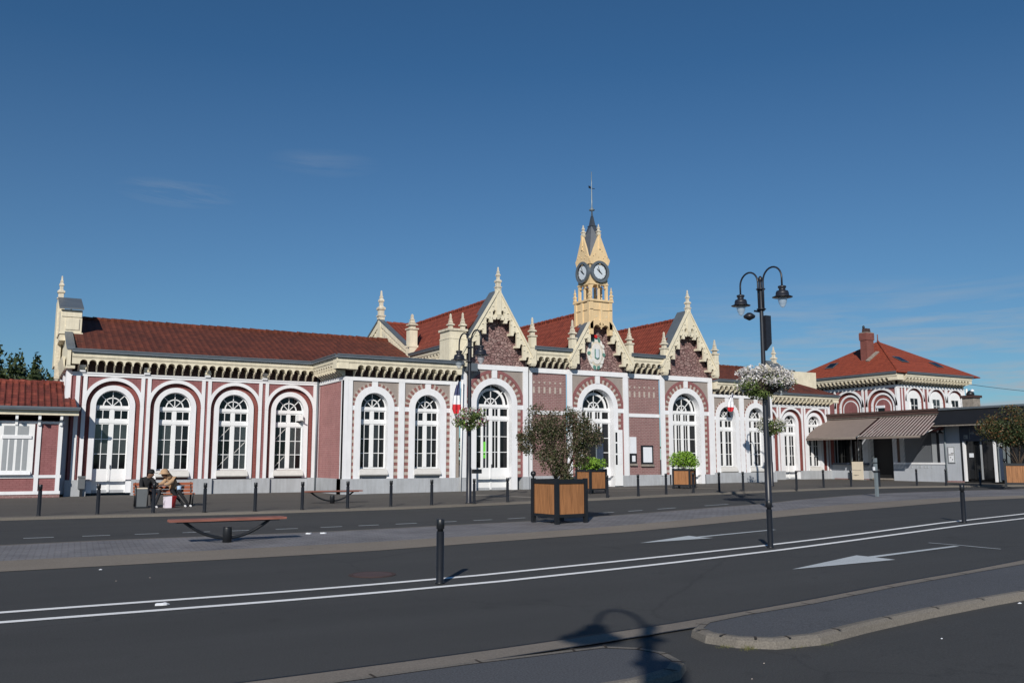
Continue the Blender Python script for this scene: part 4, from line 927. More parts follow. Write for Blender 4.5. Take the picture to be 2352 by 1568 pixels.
# gable wall at the end of the central block, above the wing roof
TE = facing_west(18.98, YT)      # a: distance towards the camera from the ridge
mb = MB(TE); 
mb.prism([(-5, 7.4), (4.6, 7.1), (4.6, 7.3), (0, 9.55), (-5, 7.4)][:4] + [], 0.05, 0.3, 'cream')
mb.quad((-5, 0.04, 6.3), (4.7, 0.04, 6.3), (4.7, 0.04, 7.3), (-5, 0.04, 7.3), 'cream')
sl = (9.78 - 7.55) / 4.6
for s_ in (-1, 1):
    P = [(0, 9.85), (0, 9.50), (s_ * 4.6, 9.50 - sl * 4.6), (s_ * 4.6, 9.85 - sl * 4.6)]
    mb.prism(P if s_ < 0 else P[::-1], -0.34, -0.20, 'cream')
    P = [(0, 9.93), (0, 9.84), (s_ * 4.65, 9.84 - sl * 4.65), (s_ * 4.65, 9.93 - sl * 4.65)]
    mb.prism(P if s_ < 0 else P[::-1], -0.40, -0.14, 'zinc')
    for i in range(14):        # pierced frieze following the slope
        x = 0.30 + i * 0.315; z = 9.48 - sl * x
        xa, xb = sorted((s_ * (x + 0.15), s_ * (x + 0.315))); mb.box(xa, xb, -0.30, -0.10, z - 1.05, z - 0.02, 'cream')
        xa, xb = sorted((s_ * x, s_ * (x + 0.15))); mb.box(xa, xb, -0.30, -0.16, z - 0.42, z - 0.24, 'cream')
        xa, xb = sorted((s_ * x, s_ * (x + 0.15))); mb.box(xa, xb, -0.14, -0.05, z - 1.0, z - 0.02, 'redring' if i % 2 else 'dark')
    mb.prism(([(0, 8.25), (0, 8.12), (s_ * 4.5, 8.12 - sl * 4.5), (s_ * 4.5, 8.25 - sl * 4.5)] if s_ < 0 else [(0, 8.25), (0, 8.12), (s_ * 4.5, 8.12 - sl * 4.5), (s_ * 4.5, 8.25 - sl * 4.5)][::-1]), -0.34, 0.04, 'cream')
mb.box(-0.2, 0.2, -0.38, -0.1, 8.3, 9.9, 'cream')
mb.build('end_gable', ST)
fm = MB(TE); finial(fm, 0, -0.25, 9.85, 1.75, 0.22, 'creamstone'); fm.build('finial', ST)
pinnacle(TE, 4.45, -0.15, 6.4, 8.75, 9.55, ST, 0.24)
# ---- right pavilion and right wing
pavilion(TP, ST, [36.32, 38.62], [(35.12, 35.30), (37.28, 37.62), (39.62, 39.92)], 35.05, 40.0, ro=0.92, rg=0.62, zs=4.08, ztop=5.40, zpl=ZP + 0.12)
plinth(TP, ST, [(35.1, 40.05, -0.12)], zt=ZP + 0.12)
cornice(TP, 35.35, 39.75, 5.40, 'cornice', ST, depth=0.5, n=12, endl=0.2, endr=0.7, h=0.8)
mb = MB(); mb.box(35.3, 40.0, 39.1, 42.2, 0, 6.1, 'pink'); mb.build('pavilion_core', ST)
wing(facing_south(0, Y1), ST, [40.93, 43.25, 45.55, 47.87], 40.0, 49.25, doors=(2,), R_out=1.10, band=0.13, zs=4.02, ztop=5.27, ri=0.80, rg=0.58, zplinth=ZP + 0.12, zb0=0.36)
plinth(facing_south(0, Y1), ST, [(40.0, 44.76, -0.08), (46.34, 49.3, -0.08)], zt=ZP + 0.12)
cornice(facing_south(0, Y1), 40.2, 49.2, 5.27, 'cornice', ST, depth=0.5, n=24, endr=0.5, h=0.72)
mb = MB(facing_south(0, Y1)); mb.box(49.10, 49.30, -0.06, 0.2, 0.9, 5.2, 'white'); mb.build('corner_pilaster', ST)
rm = MB()
slab(rm, [(35.2, 41.6, 6.02), (49.9, 41.6, 6.02), (46.6, 47.3, 8.28), (35.2, 47.3, 8.28)], 'tile_old')
slab(rm, [(49.9, 41.6, 6.02), (49.9, 53, 6.02), (46.6, 47.3, 8.28)], 'tile_old')
ridge(rm, (35.2, 47.3, 8.3), (46.6, 47.3, 8.3), 'tile_old'); rm.build('roof', ST)
# end block at the right: cream gable with grey coping seen over the roof
mb = MB(facing_west(48.6, 46.6))
mb.prism([(-3.2, 6.3), (1.3, 6.3), (1.3, 8.02), (0.5, 8.05), (-0.5, 8.85), (-3.2, 8.0)], 0.0, 1.2, 'cream'); mb.box(0.3, 1.3, 1.2, 3.2, 6.3, 8.02, 'cream')
for i in range(7): mb.box(-1.2 + i * 0.32, -1.05 + i * 0.32, -0.02, 0.02, 7.75 + (0.08 * i if i < 3 else 0.24 - 0.08 * (i - 3)), 8.0 + (0.08 * i if i < 3 else 0.24 - 0.08 * (i - 3)), 'dark')
mb.build('end_gable', ST)
mb = MB(facing_west(48.6, 46.6)); mb.prism([(-0.5, 8.85), (0.5, 8.05), (1.35, 8.02), (1.35, 8.10), (0.5, 8.15), (-0.5, 8.95)], -0.05, 1.0, 'zinc'); mb.build('gable_coping', ST)
fm = MB(); finial(fm, 49.3, 47.0, 8.6, 1.4, 0.2, 'creamstone'); fm.build('finial', ST)
# ---- left end gable: parapet wall, block with grey cap and tall finial
mb = MB()
mb.box(2.22, 2.30, 42.1, 53.0, 0.0, 5.5, 'pink')
mb.box(1.95, 2.30, 41.62, 53.0, 5.5, 5.62, 'cream')
mb.xprism([(41.62, 5.6), (53, 5.6), (53, 6.4), (47.5, 8.9), (44.4, 7.35), (41.62, 6.40)][::-1], 1.98, 2.12, 'cream')
for y in (42.15, 44.5, 47.0, 49.5): mb.box(2.02, 2.24, y, y + 0.7, 0.2, 5.6, 'white'); mb.box(2.12, 2.24, y + 0.9, y + 1.5, 3.0, 5.5, 'redring')
mb.build('end_wall', ST)
mb = MB(); mb.xprism([(41.58, 6.30), (44.4, 7.30), (44.4, 7.42), (41.58, 6.44)][::-1], 1.94, 2.26, 'zinc'); mb.build('verge_flashing', ST)
mb = MB()
mb.box(1.74, 2.62, 44.4, 46.4, 7.0, 8.42, 'cream'); mb.box(1.70, 2.68, 44.34, 46.45, 7.30, 7.38, 'cream'); mb.box(1.78, 2.60, 44.36, 44.41, 8.1, 8.42, 'cream')
mb.box(1.95, 2.52, 44.37, 44.41, 7.50, 8.03, 'creamstone'); mb.box(1.97, 2.50, 44.36, 44.38, 7.52, 8.01, 'cream')
mb.box(1.66, 1.95, 46.4, 48.2, 6.0, 9.25, 'cream'); mb.box(1.70, 1.9, 46.2, 46.5, 5.4, 8.6, 'creamstone')
mb.prism([(1.80, 6.05), (1.93, 6.05), (1.93, 5.5)][::-1], 42.2, 46, 'cream')
mb.build('parapet_block', ST)
mb = MB(); mb.xprism([(44.20, 8.42), (46.6, 9.25), (46.6, 9.33), (44.20, 8.50)][::-1], 1.66, 2.66, 'zinc'); mb.box(2.14, 2.18, 44.3, 46.4, 8.47, 8.52, 'lead'); mb.build('block_cap', ST)
fm = MB(); finial(fm, 1.80, 47.3, 9.22, 1.28, 0.17, 'creamstone'); fm.build('finial', ST)
# downpipe at the inner corner
mb = MB(); mb.tube([(13.02, 41.98, 5.9), (13.02, 41.98, 0.05)], 0.045, 'zinc', 8); mb.build('downpipe', ST)
mb = MB(); mb.tube([(18.92, 38.0, 5.4), (18.92, 38.15, 0.1)], 0.045, 'frame', 8); mb.build('downpipe', ST)
# gutter box and security camera by the first gable, wall-mounted camera on a fourth window
mb = MB(); mb.box(19.10, 19.62, 37.75, 38.15, 5.9, 6.28, 'zinc'); mb.build('rainwater_box', ST)
mb = MB(); mb.box(12.12, 12.34, 42.0, 42.44, 3.5, 3.78, 'frame'); mb.tube([(12.2, 42.0, 3.55), (12.38, 41.9, 3.5)], 0.03, 'sill', 6); mb.build('extractor', ST)
# open door leaf at the middle entrance and a dark sheet for the shade inside
mb = MB(facing_south(0, 38.06)); mb.box(27.98, 28.50, 0.0, 0.05, 0.28, 3.22, 'frame'); lf = mb.build('door_leaf', ST)
mb = MB(facing_south(0, 38.06))
for za, zb_ in ((1.38, 1.90), (1.98, 2.50), (2.58, 3.08)): mb.box(28.03, 28.15, -0.006, 0.0, za, zb_, 'glass'); mb.box(28.24, 28.46, -0.006, 0.0, za, zb_, 'white')
mb.build('pane', lf)
mb = MB(TG); mb.box(26.2, 27.62, 0.335, 0.345, 0.3, 3.1, 'canopy'); mb.box(27.12, 27.18, 0.32, 0.335, 0.3, 3.1, 'steel'); mb.box(27.2, 27.6, 0.325, 0.335, 0.32, 2.5, 'darkblue'); mb.build('doorway_shade', ST)
# added green patch on the first great door, for something green inside
mb = MB(TG); mb.box(20.33, 20.57, 0.375, 0.38, 1.95, 2.52, 'green'); mb.box(20.30, 20.56, 0.375, 0.38, 1.72, 1.9, 'green'); mb.build('green_patch', ST)

# ------------------------------------------------------------------ low annex at the left edge
AN = empty('annex_building', (0, 0, 0), 0, 'low pink outbuilding with a dark red tiled roof at the left edge of the photo', 'outbuilding')
TA = facing_south(0, 41.45)
mb = MB(TA); mb.box(-14, 2.0, 0.0, 2.5, 0.15, 3.4, 'pink'); mb.box(-14, 2.02, -0.03, 0.3, ZG, 0.22, 'pink_old'); mb.box(-14, 2.0, 0.0, 0.1, 3.25, 3.5, 'dark'); mb.build('wall', AN)
mb = MB(TA)
mb.box(-14, 2.03, -0.06, 0, 0.24, 0.37, 'white'); mb.box(-14, 2.03, -0.05, 0, 0.90, 1.02, 'white'); mb.box(-14, 2.03, -0.05, 0, 3.12, 3.22, 'white')
for x in (-6.4, -4.1, -3.0, -0.9, 1.04, 1.83): mb.box(x, x + 0.16, -0.055, 0, 0.3, 3.25, 'white')
mb.build('moulding', AN)
for x0 in (-0.42, -3.9):
    wm = MB(TA); a, b = x0, x0 + 1.38
    wm.box(a, b, -0.09, 0.05, 1.05, 3.1, 'frame'); o = wm.build('window', AN)
    pm = MB(TA)
    for (u0, u1) in ((a + 0.27, a + 0.66), (a + 0.76, a + 1.16)):
        pm.box(u0, u1, -0.10, -0.08, 2.65, 3.02, 'greypanel')
        for k in range(2): um = (u0 + u1) / 2; pm.box(u0 + k * (um - u0 + 0.03), um - 0.03 + k * (u1 - um + 0.03), -0.10, -0.08, 1.22, 2.5, 'greypanel')
    pm.build('shutter_panel', o)
    mb = MB(TA); mb.box(a + 0.22, b - 0.1, -0.14, -0.09, 2.50, 2.62, 'white'); mb.xprism([(-0.02, 1.02), (-0.22, 1.04), (-0.12, 1.16), (-0.02, 1.2)][::-1], a + 0.05, b - 0.06, 'white'); mb.build('window_sill', o)
mb = MB(); slab(mb, [(-14, 40.85, 3.76), (2.5, 40.85, 3.76), (2.02, 44.2, 5.02), (-14, 44.2, 5.02)], 'tile_low', 0.08); slab(mb, [(-14, 44.2, 5.02), (2.02, 44.2, 5.02), (2.02, 47, 3.8), (-14, 47, 3.8)], 'tile_low', 0.08)
ridge(mb, (-14, 44.2, 5.02), (2.0, 44.2, 5.02), 'tile_low')
for i in range(55):    # ribs of the tiles running down the slope
    x = 2.42 - i * 0.24; mb.tube([(x, 40.86, 3.775), (x - 0.12 * min(1, i == 0), 44.15, 5.015)], 0.033, 'tile_low', 6, False)
mb.build('roof', AN)
mb = MB(); mb.box(-14, 2.55, 40.70, 40.88, 3.66, 3.76, 'zinc'); mb.box(-14, 2.57, 40.67, 40.72, 3.72, 3.80, 'zinc'); mb.build('gutter', AN)
mb = MB(); mb.box(-14, 2.52, 40.88, 40.95, 3.46, 3.66, 'cream'); mb.box(-14, 2.50, 40.95, 41.5, 3.58, 3.62, 'dark')
for x in (-4.9, -3.3, -1.75, -0.62, 0.28, 1.1, 1.9): mb.box(x - 0.05, x + 0.05, 40.95, 41.4, 3.28, 3.58, 'frame'); mb.box(x - 0.05, x + 0.05, 41.3, 41.42, 3.05, 3.3, 'frame')
mb.build('eaves_board', AN)

# ------------------------------------------------------------------ villa at the far right with hipped roof
HO = empty('hipped_house', (0, 0, 0), 0, 'two-storey pink house with hipped orange-red roof and brick chimney behind the cafe', 'house')
HX, HY = 55.5, 41.3
THW = facing_west(HX, 50.6); THS = facing_south(HX, HY)
mb = MB(); mb.box(HX + 0.3, 63.4, HY + 0.3, 50.6, 0, 7.9, 'pink'); mb.box(HX - 0.0, 63.4, HY + 0.3, HY + 0.34, 7.0, 7.9, 'dark'); mb.build('wall', HO)
def blind_arches(T, cs, xl, xr, zs, ro, band, ztop, parent, deep=0.18, windows=None):
    m_ = MB(T); edges = [xl] + [(a + b) / 2 for a, b in zip(cs, cs[1:])] + [xr]
    for c, a, b in zip(cs, edges, edges[1:]):
        m_.bay(a, b, 0.0, ztop - 0.16, 0.0, c, ro - band, zs, 0.0, 'pink', rev=deep, rmat='redring')
        m_.quad((c - ro, deep, 0), (c + ro, deep, 0), (c + ro, deep, zs + ro), (c - ro, deep, zs + ro), 'redring')
    m_.box(xl, xr, 0.0, 0.29, ztop - 0.16, ztop + 0.7, 'dark'); m_.build('facade', parent)
    w = MB(T); w.box(xl, xr, -0.06, 0.0, ztop - 0.2, ztop, 'white')
    for c in cs:
        w.ring(c, zs, ro - band, ro, -0.05, 0.0, 'white', n=28)
        for s_ in (-1, 1): a, b = sorted((c + s_ * (ro - band), c + s_ * ro)); w.box(a, b, -0.05, 0.0, 0, ztop - 0.2, 'white')
        r2 = ro * 0.74; w.ring(c, zs - 0.02, r2 - 0.14, r2, deep - 0.08, deep, 'white', n=28)
        for s_ in (-1, 1): a, b = sorted((c + s_ * (r2 - 0.14), c + s_ * r2)); w.box(a, b, deep - 0.08, deep, 0, zs, 'white')
    w.build('moulding', parent)
blind_arches(THW, [1.9, 5.12, 8.0], 0.0, 9.3, 5.52, 1.36, 0.17, 7.02, HO)
for c in (5.12, 8.0):
    mb = MB(THW); mb.ring(c, 5.40, 0.62, 0.70, 0.14, 0.175, 'white'); mb.box(c - 0.70, c - 0.62, 0.14, 0.175, 3, 5.4, 'white'); mb.box(c + 0.62, c + 0.70, 0.14, 0.175, 3, 5.4, 'white')
    A = [(c + 0.62 * math.cos(PI * i / 16), 5.40 + 0.62 * math.sin(PI * i / 16)) for i in range(17)]; mb.prism([(c - 0.62, 3.5), (c + 0.62, 3.5)] + A, 0.15, 0.176, 'pink'); mb.build('blind_window', HO)
mb = MB(THW); mb.box(7.45, 8.12, 0.10, 0.149, 5.0, 5.52, 'glass'); mb.box(7.45, 8.15, 0.05, 0.15, 5.40, 5.58, 'paper'); mb.box(7.5, 7.58, 0.09, 0.15, 4.8, 5.4, 'white'); mb.box(7.6, 8.12, 0.09, 0.12, 4.9, 5.1, 'rendgrey'); mb.build('window', HO)
blind_arches(THS, [1.98, 4.55, 6.80], 0.0, 7.9, 5.86, 1.12, 0.15, 7.02, HO, 0.15)
mb = MB(THS); mb.box(0, 0.28, -0.06, 0.0, 0, 6.8, 'white'); mb.box(0.52, 0.60, -0.05, 0, 0, 6.8, 'white'); mb.box(7.5, 7.7, -0.06, 0, 0, 6.8, 'white'); mb.build('corner_pilaster', HO)
for k, c in enumerate((1.98, 4.55, 6.80)):
    m_ = MB(THS); A = [(c + 0.68 * math.cos(PI * i / 16), 5.92 + 0.68 * math.sin(PI * i / 16)) for i in range(17)]; m_.prism([(c - 0.68, 3.5), (c + 0.68, 3.5)] + A, 0.06, 0.16, 'frame')
    o = m_.build('window', HO)
    p = MB(THS); p.box(c - 0.42, c + 0.38, 0.045, 0.06, 4.6, 6.08, 'glass' if k != 1 else 'curtain'); p.build('pane', o)
    p = MB(THS); p.box(c - 0.04, c, 0.03, 0.045, 4.6, 6.08, 'frame'); p.box(c - 0.42, c + 0.38, 0.03, 0.044, 5.55, 5.59, 'frame'); p.box(c - 0.46, c - 0.40, 0.02, 0.06, 4.5, 5.8, 'frame'); p.build('frame', o)
cornice(THW, 0.3, 9.2, 7.02, 'cornice', HO, depth=0.7, n=24, h=0.85, endr=0.75)
cornice(THS, 0.2, 7.6, 7.02, 'cornice', HO, depth=0.7, n=20, h=0.85, endr=0.3, endl=0.0)
ap = (59.6, 45.8, 10.95); e = [(54.65, 40.45, 7.86), (64.3, 40.45, 7.86), (64.3, 51.4, 7.86), (54.65, 51.4, 7.86)]
mb = MB()
for i in range(4): slab(mb, [e[i], e[(i + 1) % 4], ap], 'tile_house' if i % 2 else 'tile_house', 0.07)
ridge(mb, (54.8, 40.6, 7.95), (59.6, 45.8, 11.0), 'tile_house', 0.07); mb.tube([(59.6, 45.8, 10.9), (59.6, 45.8, 11.5)], 0.04, 'chimbrick', 6)
rf = mb.build('roof', HO)
mb = MB(); mb.box(56.75, 57.55, 44.6, 45.2, 8.6, 11.2, 'chimbrick'); mb.box(56.70, 57.60, 44.55, 45.25, 10.75, 11.30, 'chimbrick'); mb.box(56.72, 57.58, 44.57, 45.23, 11.30, 11.36, 'rendgrey')
for x in (56.88, 57.15, 57.42): mb.frustum(x, 44.9, 11.36, 11.70, 0.11, 0.08, 'dark')
mb.lathe(56.86, 44.9, [(0.04, 11.65), (0.1, 11.75), (0.08, 11.85), (0.02, 11.9)], 'black', 8); mb.build('chimney', rf)
mb = MB(); slab(mb, [(56.5, 44.3, 9.10), (57.75, 44.3, 9.88), (57.75, 44.60, 9.92), (56.5, 44.60, 9.14)], 'rendgrey', 0.1); mb.build('chimney_flashing', rf)
def skylight(P):
    m_ = MB(); slab(m_, P, 'zinc', 0.02); o = m_.build('skylight', rf); c = sum((Vector(p) for p in P), Vector()) / 4
    m_ = MB(); slab(m_, [tuple(c + (Vector(p) - c) * 0.8 + Vector((0, 0, 0.02))) for p in P], 'glass', 0.01); m_.build('pane', o)
def onroof_w(a, t): y = 51.4 - a; z = 7.86 + (10.95 - 7.86) * t; return (54.65 + (59.6 - 54.65) * t, y, z + 0.08)
def onroof_s(x, t): return (x, 40.45 + (45.8 - 40.45) * t, 7.86 + 3.09 * t + 0.08)
skylight([onroof_w(3.3, 0.28), onroof_w(4.1, 0.28), onroof_w(4.1, 0.42), onroof_w(3.3, 0.42)])
skylight([onroof_s(57.4, 0.30), onroof_s(58.2, 0.30), onroof_s(58.2, 0.46), onroof_s(57.4, 0.46)])
skylight([onroof_s(60.9, 0.22), onroof_s(61.7, 0.22), onroof_s(61.7, 0.36), onroof_s(60.9, 0.36)])
mb = MB(); mb.tube([(63.45, 41.1, 7.0), (63.45, 41.1, 3.0)], 0.07, 'frame', 8); mb.build('downpipe', HO)

# ------------------------------------------------------------------ cafe with two awnings
CA = empty('cafe', (0, 0, 0), 0, 'single-storey grey cafe with a brown roof edge and two taupe awnings, beside the station', 'cafe')
TF = facing_west(49.2, 42.3)          # a = 42.3 - y
m_ = MB(TF)
m_.box(0.0, 3.45, 0.0, 0.3, ZG, 1.32, 'cafegrey'); m_.box(5.15, 8.8, 0.0, 0.3, ZG, 1.42, 'cafegrey'); m_.box(0.0, 8.8, 0.0, 0.3, 3.35, 4.45, 'pink')
m_.box(0.0, 0.5, 0.0, 0.3, 1.3, 3.35, 'redring'); m_.box(2.85, 3.45, 0.0, 0.3, 1.3, 3.35, 'cafegrey'); m_.box(5.15, 5.45, 0.0, 0.3, 1.42, 3.35, 'cafegrey'); m_.box(8.45, 8.82, 0.0, 0.3, 1.42, 3.35, 'cafegrey')
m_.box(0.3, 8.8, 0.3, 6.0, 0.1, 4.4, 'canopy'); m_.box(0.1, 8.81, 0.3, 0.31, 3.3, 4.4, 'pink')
m_.box(5.2, 8.78, -0.04, 0.0, 1.36, 1.47, 'white'); m_.box(8.35, 8.80, -0.03, 0.0, 3.28, 3.40, 'white'); m_.box(3.3, 3.5, -0.02, 0.3, ZG, 3.35, 'greypanel')
m_.box(3.45, 5.15, 0.02, 1.2, 0.36, 0.46, 'rendgrey'); m_.box(0.5, 3.5, -0.02, 0.05, 0.2, 0.40, 'pink_old'); m_.build('wall', CA)
m_ = MB(TF); m_.box(0.55, 3.35, -0.22, 0.0, 1.30, 1.44, 'darkblue'); m_.build('counter', CA)
m_ = MB(TF); m_.box(0.5, 2.85, 0.10, 0.16, 1.44, 3.35, 'glass'); w = m_.build('window', CA)
m_ = MB(TF)
for x in (0.5, 0.75, 1.9, 2.45, 2.80): m_.box(x, x + 0.05, 0.06, 0.11, 1.44, 3.35, 'greypanel')
m_.build('frame', w)
m_ = MB(TF); m_.box(5.45, 8.45, 0.12, 0.16, 1.47, 3.35, 'greyglass'); w = m_.build('window', CA)
m_ = MB(TF); m_.box(5.45, 5.65, 0.04, 0.13, 1.47, 3.35, 'fascia'); m_.box(5.65, 5.95, 0.04, 0.13, 1.47, 3.35, 'greypanel'); m_.box(7.9, 8.25, 0.04, 0.13, 1.47, 3.25, 'greypanel'); m_.box(8.25, 8.45, 0.02, 0.13, 1.47, 3.35, 'black'); m_.build('frame', w)
m_ = MB(TF); m_.box(3.5, 5.15, 1.0, 1.1, 0.46, 3.3, 'glass'); m_.box(4.30, 4.36, 0.95, 1.0, 0.46, 3.3, 'black'); m_.build('door', CA)
m_ = MB(TF)
for i, (x, h_, w_) in enumerate(((0.45, .10, .05), (0.60, .16, .035), (0.72, .08, .06), (0.95, .12, .09), (1.35, .15, .03), (1.55, .16, .12), (1.85, .12, .10), (2.05, .12, .09), (2.35, .15, .05))):
    x += 5.45; m_.box(x, x + w_, -0.008, 0.0, 1.13, 1.13 + h_, 'greypanel'); m_.box(x, x + w_ * 1.6, -0.0085, 0.0, 1.13 + h_ * .5, 1.13 + h_ * .62, 'paper')
m_.build('wall_lettering', CA)
m_ = MB(TF); m_.box(-0.15, 9.3, -0.32, 6.1, 4.62, 4.74, 'fascia'); m_.box(-0.1, 9.0, -0.26, 0.2, 4.44, 4.62, 'fascia'); m_.box(-0.1, 9.0, -0.20, 0.2, 4.36, 4.44, 'rendgrey'); m_.build('roof', CA)
def awning(a0, a1, label, striped):
    T = TF; nseg = 1; m_ = MB(T); yt, zt_, yf, zf = -0.12, 4.32, -2.35, 3.06
    if striped:
        n = 38; k1 = 0.25
        for i in range(n):
            u0 = a0 + (a1 - a0) * i / n; u1 = a0 + (a1 - a0) * (i + 1) / n; st = i % 2
            mt = 'awning_light' if st else 'dark'; dz = 0.03 if st else 0.0
            m_.add([(u0, yt, zt_ + dz), (u1, yt, zt_ + dz), (u1 + k1 * (i + 1) / n, yf, zf + dz), (u0 + k1 * i / n, yf, zf + dz)], [(3, 2, 1, 0)], mt)
            if st: m_.add([(u0, yt, zt_), (u0, yt, zt_ + dz), (u0 + k1 * i / n, yf, zf + dz), (u0 + k1 * i / n, yf, zf)], [(0, 1, 2, 3)], mt)
    else: m_.add([(a0, yt, zt_), (a1, yt, zt_), (a1, yf, zf), (a0, yf, zf)], [(3, 2, 1, 0)], 'awning')
    m_.box(a0, a1, yf - 0.02, yf + 0.01, zf - 0.13, zf + 0.015, 'awning')
    o = m_.build('awning', CA); o['label'] = label
    m_ = MB(T); m_.tube([(a0, yf, zf - 0.03), (a1, yf, zf - 0.03)], 0.035, 'rendgrey', 6)
    for a in (a0 + 0.15, a1 - 0.15): m_.tube([(a, yt, 3.7), (a, yf + 0.05, zf - 0.05)], 0.025, 'frame', 6)
    m_.build('awning_arm', o)
awning(-0.05, 4.28, 'plain taupe awning', False); awning(4.42, 8.85, 'ribbed taupe awning with pale ridges', True)
m_ = MB(TF); m_.tube([(8.86, -0.06, 4.3), (8.86, -0.06, 0.4)], 0.04, 'steel', 8); m_.build('downpipe', CA)
m_ = MB(TF); m_.lathe(8.78, -0.35, [(0.17, 3.22), (0.16, 3.26), (0.06, 3.36), (0.03, 3.45)], 'black', 12); m_.tube([(8.78, -0.35, 3.42), (8.78, -0.2, 3.52), (8.78, 0.0, 3.5)], 0.02, 'black', 6); m_.build('wall_lamp', CA)

# ------------------------------------------------------------------ shop with the dark canopy at the right edge
SH = empty('corner_shop', (0, 0, 0), 0, 'low shop with a deep black sloping canopy and glass door at the right edge', 'shop')
TS = facing_west(49.2, 33.46)
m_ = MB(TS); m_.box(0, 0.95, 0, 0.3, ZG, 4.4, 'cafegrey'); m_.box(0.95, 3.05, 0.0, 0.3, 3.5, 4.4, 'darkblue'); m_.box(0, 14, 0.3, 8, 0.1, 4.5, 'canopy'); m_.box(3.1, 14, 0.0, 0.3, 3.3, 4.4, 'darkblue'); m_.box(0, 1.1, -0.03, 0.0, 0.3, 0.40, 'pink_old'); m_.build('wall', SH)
m_ = MB(TS); m_.xprism([(0.3, 4.48), (-0.25, 4.60), (-1.15, 3.72), (-1.12, 3.60), (0.3, 3.9)][::-1], -0.05, 14, 'canopy'); m_.box(-0.05, 14, -1.17, -1.12, 3.60, 3.66, 'rendgrey'); m_.build('canopy', SH)
m_ = MB(TS); m_.box(-0.1, 14, -0.35, 8.1, 4.60, 4.72, 'zinc'); m_.build('roof', SH)
m_ = MB(TS); m_.box(0.98, 3.0, -0.06, 0.0, 2.72, 3.5, 'darkblue'); sg = m_.build('shop_sign', SH)
m_ = MB(TS)      # the blurred white lettering on the dark blue sign
for i in range(12):
    x = 1.66 + i * 0.105; h_ = (0.10, 0.13, 0.11, 0.10, 0.14, 0.12, 0.16, 0.11, 0.17, 0.12, 0.12, 0.14)[i]
    m_.box(x, x + 0.022, -0.068, -0.06, 3.12, 3.12 + h_, 'paper' if i > 6 else 'steel'); m_.box(x + 0.02, x + 0.075, -0.067, -0.06, 3.12 + h_ * (0.2 if i % 2 else 0.75), 3.145 + h_ * (0.2 if i % 2 else 0.75), 'steel')
    if i % 3 == 1: m_.box(x + 0.065, x + 0.085, -0.068, -0.06, 3.12, 3.12 + h_, 'steel')
m_.box(1.25, 1.50, -0.068, -0.06, 2.86, 3.08, 'steel'); m_.box(1.30, 1.36, -0.07, -0.068, 2.90, 3.0, 'darkblue'); m_.box(1.62, 1.64, -0.07, -0.06, 2.82, 3.45, 'steel'); m_.build('lettering', sg)
m_ = MB(TS); m_.box(1.02, 3.05, 0.16, 0.22, 0.5, 2.72, 'glass'); w = m_.build('door', SH)
m_ = MB(TS); m_.box(0.98, 1.1, -0.02, 0.2, 0.35, 2.72, 'black'); m_.box(1.12, 1.22, -0.04, 0.15, 0.38, 2.72, 'white'); m_.box(3.0, 3.12, -0.06, 0.15, 0.38, 2.72, 'white'); m_.box(1.7, 1.76, 0.1, 0.16, 0.5, 2.72, 'canopy'); m_.box(2.1, 2.2, 0.12, 0.16, 0.5, 2.72, 'greypanel'); m_.build('frame', w)
m_ = MB(TS); m_.box(1.42, 1.72, 0.10, 0.14, 1.78, 2.02, 'paper'); m_.build('notice', w)
m_ = MB(TS); m_.box(3.12, 5.6, 0.14, 0.2, 0.5, 3.3, 'glass'); w = m_.build('window', SH)
for x in (3.25, 3.55, 3.78): m_ = MB(TS); m_.box(x, x + 0.06, -0.05, 0.14, 0.4, 2.75, 'steel'); m_.build('post', w)
m_ = MB(TS)
m_.box(3.3, 3.55, -0.03, 0.1, 2.4, 2.6, 'paper'); m_.box(3.31, 3.55, -0.02, 0.1, 0.5, 2.3, 'darkblue'); m_.box(3.8, 5.6, 0.0, 0.12, 0.95, 1.15, 'cafegrey'); m_.build('frame', w)
m_ = MB(TS); m_.box(5.6, 14, 0.0, 0.25, ZG, 3.3, 'cafegrey'); m_.build('side_wall', SH)
m_ = MB(TS); m_.box(0.16, 0.60, -0.06, 0.0, 1.45, 2.42, 'greypanel'); m_.box(0.22, 0.54, -0.065, -0.06, 1.5, 2.36, 'paper'); m_.box(0.22, 0.52, -0.068, -0.064, 1.92, 1.96, 'dark'); m_.box(0.36, 0.54, -0.068, -0.064, 2.0, 2.04, 'dark'); m_.box(0.3, 0.36, -0.068, -0.064, 1.75, 1.80, 'dark'); m_.box(0.42, 0.48, -0.068, -0.064, 1.62, 1.68, 'dark')
tag(m_.build('menu_case'), 'framed menu with white paper on the grey wall left of the shop door', 'menu case')
m_ = MB(); m_.box(57.15, 57.95, 36.6, 37.4, 4.6, 5.9, 'rendgrey'); m_.box(57.05, 58.05, 36.5, 37.5, 5.85, 6.02, 'dark'); m_.lathe(57.5, 37.0, [(0.25, 6.02), (0.28, 6.15), (0.15, 6.32), (0.02, 6.38)], 'black', 10); m_.lathe(57.45, 36.8, [(0.08, 6.25), (0.14, 6.33), (0.08, 6.42), (0.01, 6.45)], 'paper', 10)
m_.build('chimney', SH)
m_ = MB(); P = [(63.5 + 20 * t, 41.2 - 0.9 * t, 7.4 - 0.9 * t * (1 - t) * 1.0 - 0.25 * t) for t in frange(0, 1, 0.1)]; m_.tube(P, 0.018, 'black', 5); tag(m_.build('overhead_wire'), 'thin dark wire running from the hipped house to the right edge', 'wire')

